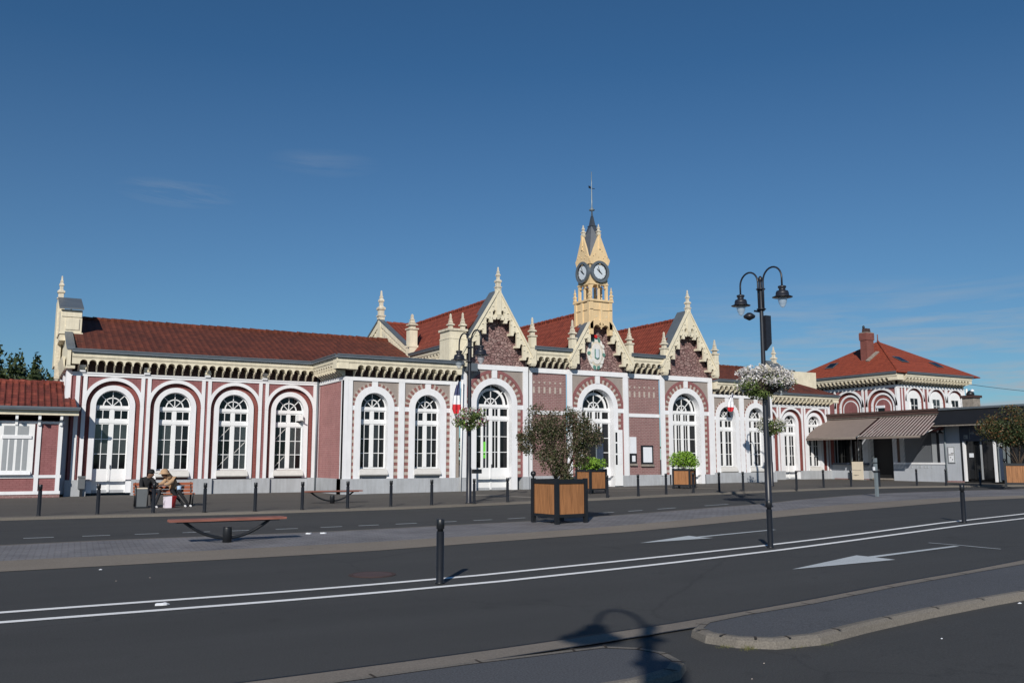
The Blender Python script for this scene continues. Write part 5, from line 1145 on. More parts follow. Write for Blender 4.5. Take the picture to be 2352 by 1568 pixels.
# ------------------------------------------------------------------ street furniture
def zp(x, y, o=0.085): return g(x, y) + o
def make_bollard(near=False):
    r = empty('bollard'); m_ = MB()
    m_.lathe(0, 0, [(0.062, 0), (0.062, 0.02), (0.052, 0.025), (0.052, 0.70)], 'black', 14); m_.build('post', r)
    m_ = MB(); m_.lathe(0, 0, [(0.040, 0.70), (0.040, 0.73), (0.054, 0.735), (0.054, 0.86), (0.048, 0.866), (0.0, 0.867)], 'black', 14); m_.build('cap', r)
    return r
proto = make_bollard(); used = False
def put_bollard(x, y, z, label, s=1.0, group='black bollards along the far kerb', tilt=0.0, rz=0.0):
    global used
    o = proto if not used else copy_tree(proto); used = True
    o.location = (x, y, z); o.scale = (1, 1, s); o.rotation_euler = (0, tilt, rz); tag(o, label, 'bollard', group)
FB = [(0.9, 28.4, 'in front of the annex, leftmost of the far kerb row'), (2.4, 28.39, 'in front of the left door of the station wing, second from the left'),
 (3.89, 28.28, 'standing before the person in black on the bench'), (5.28, 27.91, 'just right of the occupied bench'), (6.75, 27.78, 'on the far kerb before the third window of the left wing'),
 (8.24, 27.85, 'at the left end of the far backless bench'), (9.76, 27.92, 'at the right end of the far backless bench'), (11.36, 28.15, 'on the far kerb before the first pavilion window'),
 (12.88, 28.19, 'on the far kerb before the second pavilion window'), (14.46, 28.05, 'touching the foot of the double lamp at the far kerb'), (15.92, 28.24, 'before the white doors of the left gable'),
 (20.59, 28.55, 'just right of the lime shrub planter by the middle door'), (22.29, 28.78, 'on the far kerb before the framed wall notices'), (24.12, 29.25, 'left of the planter by the right gable'),
 (25.87, 29.55, 'in front of the planter by the right gable'), (27.28, 29.47, 'on the far kerb below the flag with the red end'), (28.79, 29.56, 'left of the tall lamp, on the far kerb'),
 (32.03, 29.44, 'right of the tall lamp, before the far white door'), (34.83, 30.3, 'before the last arched window left of the cafe'), (36.93, 30.4, 'left of the beige board at the cafe'),
 (38.37, 29.85, 'before the dark cafe entrance'), (41.52, 30.0, 'before the ribbed awning of the cafe'), (43.09, 29.4, 'before the shop wall with the menu'), (45.27, 28.9, 'before the shop door')]
for x, y, l in FB: put_bollard(x, y, zp(x, y), 'black bollard ' + l, 1.0)
put_bollard(5.17, 11.02, g(5.17, 11.0), 'near black bollard between the white lines, left of centre', 0.985, 'bollards between the white lane lines')
put_bollard(12.11, 11.80, g(12, 11.8), 'black bollard between the white lines in front of the tall lamp', 0.98, 'bollards between the white lane lines')
put_bollard(19.51, 12.92, g(19.5, 12.9), 'black bollard between the white lines at the far right', 1.0, 'bollards between the white lane lines')
def lamp(name, x, y, z, label, h=1.0, extras=False, sides=(-1, 1), grp='double-headed black street lamps'):
    r = empty(name, (x, y, z), 0, label, 'street lamp', grp); 
    m_ = MB(); m_.lathe(0, 0, [(0.13, 0), (0.13, 0.03), (0.10, 0.06), (0.095, 1.2), (0.08, 1.28), (0.075, 3.4), (0.066, 5.0 * h), (0.06, 6.0 * h), (0.045, 6.85 * h), (0.05, 6.9 * h), (0.075, 6.93 * h), (0.07, 7.0 * h), (0.03, 7.06 * h), (0.0, 7.07 * h)], 'lampblack', 16); m_.build('pole', r)
    for zz in (6.65, 6.02): 
        m_ = MB(); m_.lathe(0, 0, [(0.12, zz * h - 0.025), (0.15, zz * h), (0.12, zz * h + 0.025)], 'lampblack', 14); m_.build('collar', r)
    for s_ in sides:
        P = [(0, s_ * 0.10, 5.95 * h), (0, s_ * 0.11, 6.7 * h)]; cy, cz, rad = s_ * 0.49, 6.88 * h, 0.38
        for i in range(13): a = PI - PI * i / 12; P.append((0, cy + s_ * rad * math.cos(a), cz + rad * math.sin(a)))
        P.append((0, s_ * 0.87, 6.60 * h)); m_ = MB(); m_.tube(P, 0.028, 'lampblack', 10); am = m_.build('arm', r)
        zt = 6.60 * h
        m_ = MB(); m_.lathe(0, s_ * 0.87, [(0.30, zt - 0.345), (0.305, zt - 0.335), (0.20, zt - 0.29), (0.19, zt - 0.20), (0.17, zt - 0.15), (0.10, zt - 0.13), (0.095, zt - 0.08), (0.125, zt - 0.04), (0.12, zt), (0.05, zt + 0.02)], 'lampblack', 22); hd = m_.build('lamp_head', r)
        m_ = MB(); m_.lathe(0, s_ * 0.87, [(0.015, zt - 0.66), (0.06, zt - 0.63), (0.115, zt - 0.52), (0.14, zt - 0.40), (0.145, zt - 0.34)], 'globe', 18); m_.build('globe', hd)
    if extras:
        m_ = MB(); m_.box(0.05, 0.27, -0.12, 0.12, 4.95, 5.82, 'lampblack'); m_.prism([(0.05, 4.95), (0.27, 4.95), (0.05, 4.72)][::-1], -0.12, 0.12, 'lampblack'); m_.build('control_box', r)
    if extras is True:
        m_ = MB(); m_.tube([(0, 0.05, 5.95), (-0.05, 0.25, 6.0)], 0.03, 'lampblack', 8); m_.lathe(-0.1, 0.42, [(0.02, 5.72), (0.17, 5.80), (0.19, 5.86), (0.12, 5.92), (0.06, 5.96)], 'lampblack', 12); m_.build('floodlight', r)
    return r
lamp('street_lamp', 20.02, 19.51, zp(20.02, 19.51, 0.09), 'tall black double lamp with white flower basket, foreground right of centre', 1.0, True)
lamp('street_lamp', 14.40, 28.35, zp(14.4, 28.4), 'black double lamp on the far kerb in front of the left gable', 0.84)
lamp('street_lamp', 34.41, 33.27, zp(34.4, 33.3), 'far black lamp mostly hidden behind the tall foreground lamp', 0.80)
lamp('street_lamp', -2.35, -2.75, 0.0, 'black single-armed lamp behind the viewpoint, casting the shadow at bottom right', 0.97, 2, (1,), None)
m_ = MB(); m_.box(14.55, 14.85, 28.22, 28.42, zp(14, 28) + 1.05, zp(14, 28) + 1.2, 'black'); o = m_.build('pole_box'); tag(o, 'small black box clipped low on the far kerb lamp post', 'junction box')
m_ = MB(); X, Y = 28.19, 22.06; z = zp(X, Y, 0.09)
m_.box(X - 0.06, X + 0.06, Y - 0.04, Y + 0.04, z, z + 1.42, 'steel'); m_.box(X - 0.065, X + 0.065, Y - 0.045, Y + 0.045, z + 0.88, z + 0.95, 'black'); m_.box(X - 0.065, X + 0.065, Y - 0.045, Y + 0.045, z + 1.22, z + 1.26, 'black'); m_.box(X - 0.12, X - 0.065, Y - 0.03, Y + 0.03, z + 0.96, z + 1.09, 'paper')
tag(m_.build('marker_post'), 'flat grey marker post with black bands on the median before the cafe door', 'marker post')
# leaves
def leaves(m_, c, rad, n, size, mat, seed=0, clumps=14, spread=0.30, flat=0.0, T=None, shell=0.0):
    rr = random.Random(seed); cl = []
    for i in range(clumps):
        while True:
            p = Vector((rr.uniform(-1, 1), rr.uniform(-1, 1), rr.uniform(-1, 1)))
            if shell < p.length < 1: break
        cl.append(p)
    mats = mat if isinstance(mat, (list, tuple)) else [mat]
    for i in range(n):
        p = rr.choice(cl) + Vector((rr.gauss(0, spread), rr.gauss(0, spread), rr.gauss(0, spread)))
        if p.length > 1.25: continue
        p = Vector((c[0] + p.x * rad[0], c[1] + p.y * rad[1], c[2] + p.z * rad[2]))
        u = Vector((rr.gauss(0, 1), rr.gauss(0, 1), rr.gauss(0, 1) * (1 - flat))).normalized(); w = u.cross(Vector((rr.gauss(0, 1), rr.gauss(0, 1), rr.gauss(0, 1)))).normalized()
        s = size * rr.uniform(0.6, 1.4); a, b = u * s, w * s * 0.6
        m_.add([tuple(p - a), tuple(p - b * .9), tuple(p + a), tuple(p + b * .9)], [(0, 1, 2, 3)], mats[min(len(mats) - 1, int(rr.random() * len(mats)))])
def stems(m_, base, tips, r0, mat='bark', seed=0):
    rr = random.Random(seed)
    for t in tips:
        b = Vector(base) + Vector((rr.uniform(-.05, .05), rr.uniform(-.05, .05), 0)); t = Vector(t); q = b.lerp(t, 0.5) + Vector((rr.uniform(-.08, .08), rr.uniform(-.08, .08), rr.uniform(0, .15)))
        m_.tube([tuple(b), tuple(b.lerp(q, .5) + Vector((0, 0, .03))), tuple(q), tuple(t)], [r0, r0 * .8, r0 * .6, r0 * .25], mat, 6)
def make_planter():
    r = empty('planter'); hs = 0.45; 
    for sx in (-1, 1):
        for sy in (-1, 1):
            m_ = MB(); m_.box(sx * hs - 0.045, sx * hs + 0.045, sy * hs - 0.045, sy * hs + 0.045, 0.0, 1.06, 'black'); m_.build('corner_post', r)
    for sx, sy in ((-1, 1), (1, 1)):
        m_ = MB(); m_.lathe(sx * hs, sy * hs, [(0.02, 1.06), (0.025, 1.10), (0.06, 1.13), (0.07, 1.17), (0.055, 1.22), (0.0, 1.24)], 'black', 12); m_.build('finial', r)
    for k in range(4):
        a = k * PI / 2; ca, sa = round(math.cos(a)), round(math.sin(a)); T = (lambda ca, sa: (lambda x, y, z: (x * ca - y * sa, x * sa + y * ca, z)))(ca, sa)
        m_ = MB(T); m_.box(-hs + .045, hs - .045, -hs - 0.025, -hs + 0.02, 0.94, 1.04, 'black'); m_.box(-hs + .045, hs - .045, -hs - 0.025, -hs + 0.02, 0.15, 0.22, 'black'); m_.build('rail', r)
        m_ = MB(T); n = 4; w = (2 * hs - 0.09) / n
        for i in range(n): x = -hs + 0.045 + i * w; m_.box(x + 0.003, x + w - 0.003, -hs + (0.002 * (i % 2)), -hs + 0.03, 0.22, 0.94, 'wood')
        m_.box(-hs + .05, hs - .05, -hs + 0.031, -hs + 0.04, 0.2, 0.95, 'soil'); m_.build('panel', r)
    m_ = MB(); m_.box(-hs + .05, hs - .05, -hs + .05, hs - .05, 0.2, 0.93, 'soil'); m_.build('soil', r)
    return r
P0 = make_planter()
PL = [(11.80, 18.36, 0.1, 7, 'large wood and black metal planter on the median holding the bronze bush', 1.0),
      (22.32, 32.13, 0.085, 7, 'wooden planter with lime shrub beside the open middle door', 0.95), (28.98, 33.75, 0.085, 30, 'wooden planter with lime shrub before the right gable doors', 0.92),
      (42.62, 25.30, 0.10, 31, 'wooden planter cut by the right edge of the photo', 1.12)]
for i, (x, y, o_, rz, lb, s_) in enumerate(PL):
    o = P0 if i == 0 else copy_tree(P0); o.location = (x, y, zp(x, y, o_)); o.rotation_euler = (0, 0, R(rz)); o.scale = (s_, s_, s_) if i != 1 else (1, 1, 1); tag(o, lb, 'planter', 'square wood and black metal planters')
# bronze bush in the large planter
BU = empty('bush', (11.85, 18.4, 1.0), 0, 'large bronze-leaved bush in the median planter', 'shrub')
m_ = MB(); stems(m_, (0, 0, -0.02), [(-0.35, 0.2, 1.3), (0.1, 0, 1.6), (0.5, -0.15, 1.3), (-0.6, 0.25, 0.95), (0.25, -0.05, 1.0), (-0.15, 0.1, 1.8), (0.75, -0.2, 1.2), (0.6, -0.1, 0.7)], 0.028, seed=3); m_.build('trunk', BU)
m_ = MB()
for k, (c, rd, n) in enumerate((((-0.38, 0.15, 1.32), (0.50, 0.42, 0.62), 6600), ((0.30, -0.10, 1.38), (0.42, 0.40, 0.50), 4300), ((0.72, -0.22, 1.22), (0.36, 0.3, 0.40), 2500), ((-0.10, 0.02, 0.70), (0.40, 0.34, 0.42), 3000), ((-0.78, 0.25, 1.12), (0.22, 0.25, 0.34), 2000), ((0.1, 0.0, 0.28), (0.24, 0.22, 0.26), 1600), ((0.50, -0.15, 0.72), (0.25, 0.2, 0.3), 1500))):
    leaves(m_, c, rd, n, 0.024, ['leaf_rust', 'leaf_rust', 'leaf_dark'], seed=10 + k, clumps=30, spread=0.20)
m_.build('foliage', BU)
def shrub(x, y, z, r, h, mat, label, size, n, seed, name='shrub', group=None):
    b = empty(name, (x, y, z), 0, label, 'shrub', group)
    m_ = MB(); stems(m_, (0, 0, -0.05), [(r * .6 * math.cos(a), r * .6 * math.sin(a), h * .7) for a in (0, 1.2, 2.5, 3.8, 5)], 0.018, seed=seed); m_.build('stem', b)
    m_ = MB(); leaves(m_, (0, 0, h * 0.52), (r, r, h * 0.5), n, size, mat, seed, 20, 0.26); m_.build('foliage', b); return b
z2 = zp(22.3, 32.1)
shrub(22.25, 32.05, z2 + 0.98, 0.62, 0.55, 'leaf_lime', 'rounded lime-green shrub in the planter by the middle door', 0.045, 2600, 31, group='lime shrubs')
shrub(28.98, 33.75, z2 + 0.95, 0.66, 0.82, 'leaf_lime', 'taller lime-green shrub in the planter by the right gable', 0.045, 2900, 33, group='lime shrubs')
b = empty('shrub', (42.75, 25.3, zp(42.7, 25.3) + 1.0), 0, 'large bush with orange leaf tips at the right edge of the photo', 'shrub')
m_ = MB(); stems(m_, (0, 0, 0), [(-0.9, 0.6, 1.4), (-0.5, 0.1, 1.6), (0.2, 0, 1.9), (0.8, -0.5, 1.5), (-0.2, 0.5, 1.3), (-0.7, 0.2, 1.0), (0.5, -0.6, 1.2), (-0.3, -0.4, 1.4)], 0.03, seed=5); m_.build('stem', b)
m_ = MB(); leaves(m_, (-0.15, 0.1, 1.95), (1.35, 1.35, 0.85), 5200, 0.05, 'leaf_red', 41, 30, 0.22); leaves(m_, (-0.1, 0.1, 1.6), (1.2, 1.2, 0.6), 3500, 0.055, 'leaf_dark', 42, 24, 0.25); m_.build('foliage', b)
# flower baskets round the lamp posts
def basket(x, y, z, r, h, label, mats, n, seed, size=0.045):
    b = empty('flower_basket', (x, y, z), 0, label, 'flower basket', 'flower baskets on the lamp posts')
    m_ = MB(); m_.lathe(0, 0, [(r * .3, -h * .45), (r * .55, -h * .3), (r * .62, 0.0), (r * .60, 0.02)], 'soil', 16); m_.build('bowl', b)
    m_ = MB(); leaves(m_, (0, 0, -h * 0.12), (r * .95, r * .95, h * .45), n, size, 'leaf_green', seed, 26, 0.2); m_.build('foliage', b)
    m_ = MB(); leaves(m_, (0, 0, h * 0.05), (r * 1.0, r * 1.0, h * .5), n, size, mats, seed + 1, 34, 0.16, shell=0.62); m_.build('flowers', b); return b
basket(20.02, 19.51, 4.02, 0.80, 0.86, 'round basket overflowing with white flowers on the tall foreground lamp', ['petal_white'] * 5 + ['petal_cream'], 6500, 51, 0.036)
basket(14.36, 28.2, 3.12, 0.56, 0.74, 'mixed white, magenta and green flower basket on the far kerb lamp', ['petal_white'] * 5 + ['petal_magenta'] * 2 + ['leaf_lime'] * 2 + ['petal_cream'] * 2, 1500, 53, 0.04)
basket(34.41, 33.2, 3.40, 0.66, 0.85, 'small basket of cream flowers on the far hidden lamp', ['petal_cream', 'petal_white', 'leaf_green'], 1300, 55, 0.045)
# backless benches on a curved steel arm
def make_seesaw():
    r = empty('backless_bench'); L_ = 2.16
    m_ = MB()
    for k in range(4):
        y0 = -0.19 + k * 0.097; P = []
        m_.box(-L_ / 2 + 0.03 * (k % 2), L_ / 2 - 0.02 * (k % 2), y0, y0 + 0.085, 0.415, 0.455, 'wood_worn')
    m_.build('seat', r)
    m_ = MB(); P = [(-0.80, 0, 0.41)]
    for i in range(1, 20): t = -1 + 2 * i / 20; P.append((t * 0.80, 0, 0.085 + 0.325 * abs(t) ** 2.0))
    P.append((0.80, 0, 0.41)); m_.tube(P, 0.030, 'black', 8); m_.box(-0.95, 0.95, -0.15, 0.15, 0.395, 0.412, 'black'); m_.build('arm', r)
    m_ = MB(); m_.lathe(0, 0, [(0.085, -0.02), (0.085, 0.27), (0.08, 0.29), (0.0, 0.292)], 'black', 16); m_.build('base', r)
    return r
SB = make_seesaw(); SB.location = (3.76, 17.55, zp(3.7, 17.5, 0.09)); tag(SB, 'backless bench with worn red slats on a curved arm, on the median at left', 'bench', 'backless benches on curved arms')
o = copy_tree(SB); o.location = (10.31, 31.15, zp(10.3, 31.1)); tag(o, 'far backless bench before the pavilion, seat cut by two bollards', 'bench', 'backless benches on curved arms')
# slatted bench with a back
BZ = zp(4.7, 31.7)
BN = empty('slatted_bench', (4.68, 31.75, BZ), 0, 'orange-brown slatted bench with back, two people sitting on it', 'bench')
m_ = MB()
for k in range(3): m_.box(-0.95, 0.95, -0.28 + k * 0.13, -0.17 + k * 0.13, 0.40, 0.44, 'wood_bench')
m_.build('seat', BN)
m_ = MB()
for k in range(3): m_.box(-0.95, 0.95, 0.16 + k * 0.02, 0.19 + k * 0.02, 0.46 + k * 0.115, 0.56 + k * 0.115, 'wood_bench')
m_.build('backrest', BN)
for x in (-0.88, 0.88):
    m_ = MB(); m_.tube([(x, -0.30, 0.44), (x, -0.26, 0.25), (x, -0.20, 0.0)], 0.025, 'black', 6); m_.tube([(x, 0.24, 0.80), (x, 0.12, 0.40), (x, 0.25, 0.0)], 0.025, 'black', 6); m_.tube([(x, -0.3, 0.40), (x, 0.15, 0.38)], 0.022, 'black', 6); m_.build('leg_frame', BN)
BI = empty('litter_bin', (3.90, 31.2, BZ), 0, 'squat grey litter bin with black frame in front of the bench', 'litter bin')
m_ = MB(); m_.frustum(0, 0, 0.05, 0.62, 0.15, 0.165, 'bingrey'); m_.build('body', BI)
m_ = MB(); m_.box(-0.19, 0.19, -0.19, 0.19, 0.0, 0.05, 'black'); m_.tube([(-0.18, -0.17, 0.0), (-0.18, -0.17, 0.72)], 0.018, 'black', 6); m_.tube([(0.18, -0.17, 0.0), (0.18, -0.17, 0.72)], 0.018, 'black', 6); m_.build('frame', BI)
m_ = MB(); m_.box(-0.17, 0.17, -0.17, 0.17, 0.62, 0.65, 'beigeboard'); m_.build('rim', BI)
BG = empty('cool_bag', (4.74, 30.95, BZ), R(12), 'white and red square shopping bag on the pavement before the bench', 'bag')
m_ = MB(); m_.add([(-0.17, -0.12, 0), (0.02, -0.16, 0), (0.02, -0.16, 0.38), (-0.18, -0.12, 0.35), (-0.15, 0.12, 0), (0.04, 0.12, 0), (0.04, 0.12, 0.37), (-0.16, 0.12, 0.36)], [(0, 1, 2, 3), (1, 5, 6, 2), (5, 4, 7, 6), (4, 0, 3, 7), (3, 2, 6, 7)], 'bagwhite'); m_.build('white_panel', BG)
m_ = MB(); m_.add([(0.02, -0.161, 0.02), (0.17, -0.05, 0.0), (0.22, -0.05, 0.38), (0.02, -0.161, 0.38), (0.04, 0.13, 0), (0.16, 0.10, 0), (0.20, 0.10, 0.38), (0.04, 0.13, 0.37)], [(0, 1, 2, 3), (1, 5, 6, 2), (5, 4, 7, 6), (3, 2, 6, 7)], 'red'); m_.build('red_panel', BG)
m_ = MB(); m_.tube([(-0.12, 0, 0.36), (-0.16, -0.08, 0.30), (-0.22, -0.1, 0.22), (-0.2, -0.02, 0.1)], 0.012, 'bagwhite', 5); m_.build('handle', BG)
m_ = MB(); m_.lathe(5.10, 31.42, [(0.055, BZ + 0.445), (0.065, BZ + 0.55), (0.075, BZ + 0.68), (0.072, BZ + 0.685)], 'cupblue', 14); tag(m_.build('plastic_cup'), 'pale blue plastic tub on the bench beside the hooded person', 'tub')
# people: one skinned body each, with hands and a face, plus clothing
def skin_mesh(name, pts, edges, mats, pick, parent, sub=2, root=0):
    me = bpy.data.meshes.new(name); me.from_pydata([p[:3] for p in pts], edges, []); ob = bpy.data.objects.new(name + '_src', me); C.objects.link(ob)
    sk = ob.modifiers.new('s', 'SKIN'); 
    if not me.skin_vertices: me.attributes  # layer is created with the modifier below
    bm = bmesh.new(); bm.from_mesh(me); lay = bm.verts.layers.skin.verify()
    for v, p in zip(bm.verts, pts): v[lay].radius = (p[3], p[3] if len(p) < 5 else p[4]); v[lay].use_root = False
    bm.verts.ensure_lookup_table(); bm.verts[root][lay].use_root = True; bm.to_mesh(me); bm.free()
    ss = ob.modifiers.new('u', 'SUBSURF'); ss.levels = sub; ss.render_levels = sub
    dg = bpy.context.evaluated_depsgraph_get(); m2 = bpy.data.meshes.new_from_object(ob.evaluated_get(dg)); m2.name = name
    bpy.data.objects.remove(ob)
    m2.materials.clear()
    for mm in mats: m2.materials.append(M[mm])
    vp = [Vector(p[:3]) for p in pts]
    for f in m2.polygons:
        c = f.center; best = min(range(len(vp)), key=lambda i: (vp[i] - c).length - pts[i][3]); f.material_index = pick(best); f.use_smooth = True
    o = bpy.data.objects.new(name, m2); C.objects.link(o); o.parent = parent; return o
def person(J, loc, rz, label, top, legs, face_dir):
    """J: joints in the person's own frame (metres)"""
    root = None
    pts = []; E_ = []; idx = {}; kind = []
    def ad(n, p, r, k, link=None, r2=None):
        idx[n] = len(pts); pts.append((*p, r) if r2 is None else (*p, r, r2)); kind.append(k)
        if link is not None: E_.append((idx[link], idx[n]))
    ad('pelvis', J['pelvis'], 0.14, 1); ad('waist', J['waist'], 0.125, 0, 'pelvis'); ad('chest', J['chest'], 0.15, 0, 'waist'); ad('neck', J['neck'], 0.055, 2, 'chest'); ad('head', J['head'], 0.088, 2, 'neck')
    fd = Vector(face_dir).normalized(); hd = Vector(J['head']); up = Vector((0, 0, 1))
    ad('crown', tuple(hd + up * 0.09), 0.07, 2, 'head'); ad('chin', tuple(hd + fd * 0.055 - up * 0.055), 0.045, 2, 'head'); ad('nose', tuple(hd + fd * 0.115 + up * 0.005), 0.014, 2, 'head')
    sd = fd.cross(up).normalized()
    for s_ in (-1, 1): ad('ear%d' % s_, tuple(hd + sd * 0.09 * s_), 0.018, 2, 'head')
    for s_ in ('l', 'r'):
        ad('sh' + s_, J['sh' + s_], 0.062, 0, 'chest'); ad('el' + s_, J['el' + s_], 0.046, 0, 'sh' + s_); ad('wr' + s_, J['wr' + s_], 0.030, 2, 'el' + s_)
        w = Vector(J['wr' + s_]); d = (w - Vector(J['el' + s_])).normalized(); ad('pm' + s_, tuple(w + d * 0.055), 0.034, 2, 'wr' + s_)
        sdv = d.cross(up); sdv = sdv.normalized() if sdv.length > .1 else Vector((1, 0, 0)); dn = d.cross(sdv)
        for k in range(4):
            b0 = w + d * 0.095 + sdv * (k - 1.5) * 0.020; ln = (0.030, 0.036, 0.034, 0.026)[k]; b1 = b0 + d * ln - up * 0.014; b2 = b1 + d * ln * .6 - up * 0.024
            ad('f%s%d' % (s_, k), tuple(b0), 0.009, 2, 'pm' + s_); ad('g%s%d' % (s_, k), tuple(b1), 0.008, 2, 'f%s%d' % (s_, k)); ad('h%s%d' % (s_, k), tuple(b2), 0.007, 2, 'g%s%d' % (s_, k))
        t0 = w + d * 0.04 + sdv * 0.045; ad('t' + s_, tuple(t0), 0.010, 2, 'pm' + s_); ad('u' + s_, tuple(t0 + d * 0.035 + sdv * 0.015 - up * 0.01), 0.009, 2, 't' + s_)
        ad('hp' + s_, J['hp' + s_], 0.095, 1, 'pelvis'); ad('kn' + s_, J['kn' + s_], 0.066, 1, 'hp' + s_); ad('an' + s_, J['an' + s_], 0.040, 1, 'kn' + s_); ad('to' + s_, J['to' + s_], 0.038, 3, 'an' + s_, 0.028)
    grp = empty('person', loc, rz, label, 'person')
    bd = skin_mesh('body', pts, E_, [top, legs, 'skin', 'shoe'], lambda i: kind[i], grp)
    # jacket: torso and sleeves, a little larger than the body
    jn = ['pelvis', 'waist', 'chest', 'shl', 'ell', 'shr', 'elr']; jp = []; ji = {}
    for n in jn: ji[n] = len(jp); p = pts[idx[n]]; jp.append((p[0], p[1], p[2] + (0.03 if n == 'pelvis' else 0), p[3] + 0.022))
    for s_ in 'lr': ji['c' + s_] = len(jp); q = Vector(J['el' + s_]).lerp(Vector(J['wr' + s_]), 0.72); jp.append((*q, 0.046))
    je = [(ji[a], ji[b]) for a, b in (('pelvis', 'waist'), ('waist', 'chest'), ('chest', 'shl'), ('shl', 'ell'), ('ell', 'cl'), ('chest', 'shr'), ('shr', 'elr'), ('elr', 'cr'))]
    skin_mesh('jacket', jp, je, [top], lambda i: 0, grp)
    for s_ in (-1, 1):
        e_ = MB(); c = hd + fd * 0.083 + sd * 0.03 * s_ + up * 0.03; e_.lathe(c.x, c.y, [(0.004, c.z - 0.009), (0.009, c.z), (0.004, c.z + 0.009)], 'black', 8); e_.build('eye', grp)
    return grp, hd, fd, sd
JA = dict(pelvis=(0, 0, 0.56), waist=(-0.05, -0.03, 0.70), chest=(-0.06, -0.10, 0.88), neck=(0.02, -0.15, 1.02), head=(0.08, -0.18, 1.10),
          shl=(-0.20, -0.10, 0.95), ell=(-0.22, -0.28, 0.68), wrl=(0.00, -0.42, 0.60), shr=(0.13, -0.14, 0.94), elr=(0.24, -0.30, 0.74), wrr=(0.34, -0.34, 0.66),
          hpl=(-0.06, -0.12, 0.54), knl=(0.10, -0.42, 0.56), anl=(0.10, -0.56, 0.12), tol=(0.16, -0.72, 0.04), hpr=(0.10, -0.08, 0.54), knr=(0.36, -0.36, 0.56), anr=(0.20, -0.52, 0.12), tor=(0.26, -0.68, 0.04))
pa, hd, fd, sd = person(JA, (4.14, 31.74, BZ - 0.04), 0, 'person in black jacket and black cap sitting at the left of the bench', 'clothdark', 'clothnavy', (0.8, -0.6, -0.15))
m_ = MB(); m_.lathe(hd.x, hd.y, [(0.108, hd.z + 0.045), (0.11, hd.z + 0.09), (0.095, hd.z + 0.15), (0.05, hd.z + 0.185), (0.0, hd.z + 0.19)], 'clothdark', 16)
v = hd + fd * 0.15; m_.box(v.x - 0.07, v.x + 0.07, v.y - 0.05, v.y + 0.05, hd.z + 0.045, hd.z + 0.056, 'clothdark'); m_.build('cap', pa)
JB = dict(pelvis=(0.10, 0, 0.56), waist=(0.04, -0.03, 0.70), chest=(-0.06, -0.08, 0.90), neck=(-0.20, -0.12, 1.03), head=(-0.30, -0.15, 1.10),
          shl=(-0.16, -0.02, 0.98), ell=(-0.34, -0.08, 0.80), wrl=(-0.52, -0.14, 0.76), shr=(0.02, -0.20, 0.96), elr=(-0.16, -0.36, 0.80), wrr=(-0.40, -0.36, 0.77),
          hpl=(0.0, -0.10, 0.54), knl=(-0.06, -0.46, 0.56), anl=(0.26, -0.62, 0.14), tol=(0.36, -0.74, 0.05), hpr=(0.20, -0.10, 0.54), knr=(0.14, -0.46, 0.56), anr=(0.42, -0.60, 0.14), tor=(0.54, -0.70, 0.05))
pb, hd, fd, sd = person(JB, (4.93, 31.74, BZ - 0.04), 0, 'person in tan jacket and wide tan hood, leaning left on the bench', 'clothtan', 'clothdark', (-0.85, -0.5, -0.2))
m_ = MB(); m_.lathe(hd.x + 0.01, hd.y, [(0.19, hd.z + 0.02), (0.185, hd.z + 0.035), (0.125, hd.z + 0.075), (0.125, hd.z + 0.12), (0.10, hd.z + 0.17), (0.04, hd.z + 0.195), (0.0, hd.z + 0.197)], 'clothtan', 18); m_.build('sun_hat', pb)
m_ = MB(); m_.tube([(hd.x + 0.06, hd.y + 0.03, hd.z + 0.1), (hd.x + 0.12, hd.y + 0.03, hd.z), (hd.x + 0.20, hd.y + 0.04, hd.z - 0.12)], [0.085, 0.09, 0.11], 'clothtan', 10); m_.build('hood', pb)
# wall-mounted and standing odds and ends
m_ = MB(); m_.box(2.72, 2.98, 41.80, 41.98, 0.42, 0.95, 'bingrey'); m_.box(2.70, 3.0, 41.78, 41.98, 0.88, 0.96, 'bingrey'); m_.box(2.80, 2.9, 41.85, 41.95, 0.02, 0.42, 'black'); tag(m_.build('litter_bin'), 'small grey litter bin on the wall left of the first station door', 'litter bin')
SW = empty('notice_board', (48.3, 39.2, zp(48.3, 39.2)), 0, 'tall beige advertising board standing before the cafe counter', 'board')
TB = lambda x, y, z: (y, -x, z)
m_ = MB(TB); m_.box(-0.42, 0.42, 0.0, 0.06, 0.02, 1.18, 'beigeboard'); m_.build('panel', SW); m_ = MB(TB); m_.box(-0.36, 0.30, -0.012, -0.002, 0.62, 0.645, 'rendgrey'); m_.box(-0.30, 0.1, -0.012, -0.002, 0.30, 0.33, 'rendgrey'); m_.box(-0.16, -0.1, -0.012, -0.002, 0.26, 0.33, 'rendgrey'); m_.build('print', SW)
m_ = MB(TB); m_.box(-0.4, -0.36, 0.05, 0.35, 0.0, 0.04, 'steel'); m_.box(0.36, 0.4, 0.05, 0.35, 0.0, 0.04, 'steel'); m_.build('foot', SW)
def wall_case(x0, x1, z0, z1, fr, label, name='notice_case', mat='paper', y=Y2):
    r = empty(name, ((x0 + x1) / 2, y - 0.001, z0), 0, label, 'notice board'); w = (x1 - x0) / 2; h_ = z1 - z0
    if fr: m_ = MB(); m_.box(-w, w, -0.09, 0, 0, h_, 'black'); m_.build('frame', r); m_ = MB(); m_.box(-w - 0.02, w + 0.04, -0.12, 0, -0.12, -0.002, 'rendgrey'); m_.build('ledge', r); f_ = 0.10
    else: f_ = 0.0
    m_ = MB(); m_.box(-w + f_, w - f_, -0.10, 0 if not fr else -0.088, f_, h_ - f_, mat); m_.build('sheet', r); return r
wall_case(29.96, 30.76, 1.40, 2.42, True, 'black framed notice case with a pale sheet, on the brick right of the middle door')
wall_case(29.20, 29.62, 1.44, 1.96, True, 'small black framed notice next to the white pilaster right of the middle door')
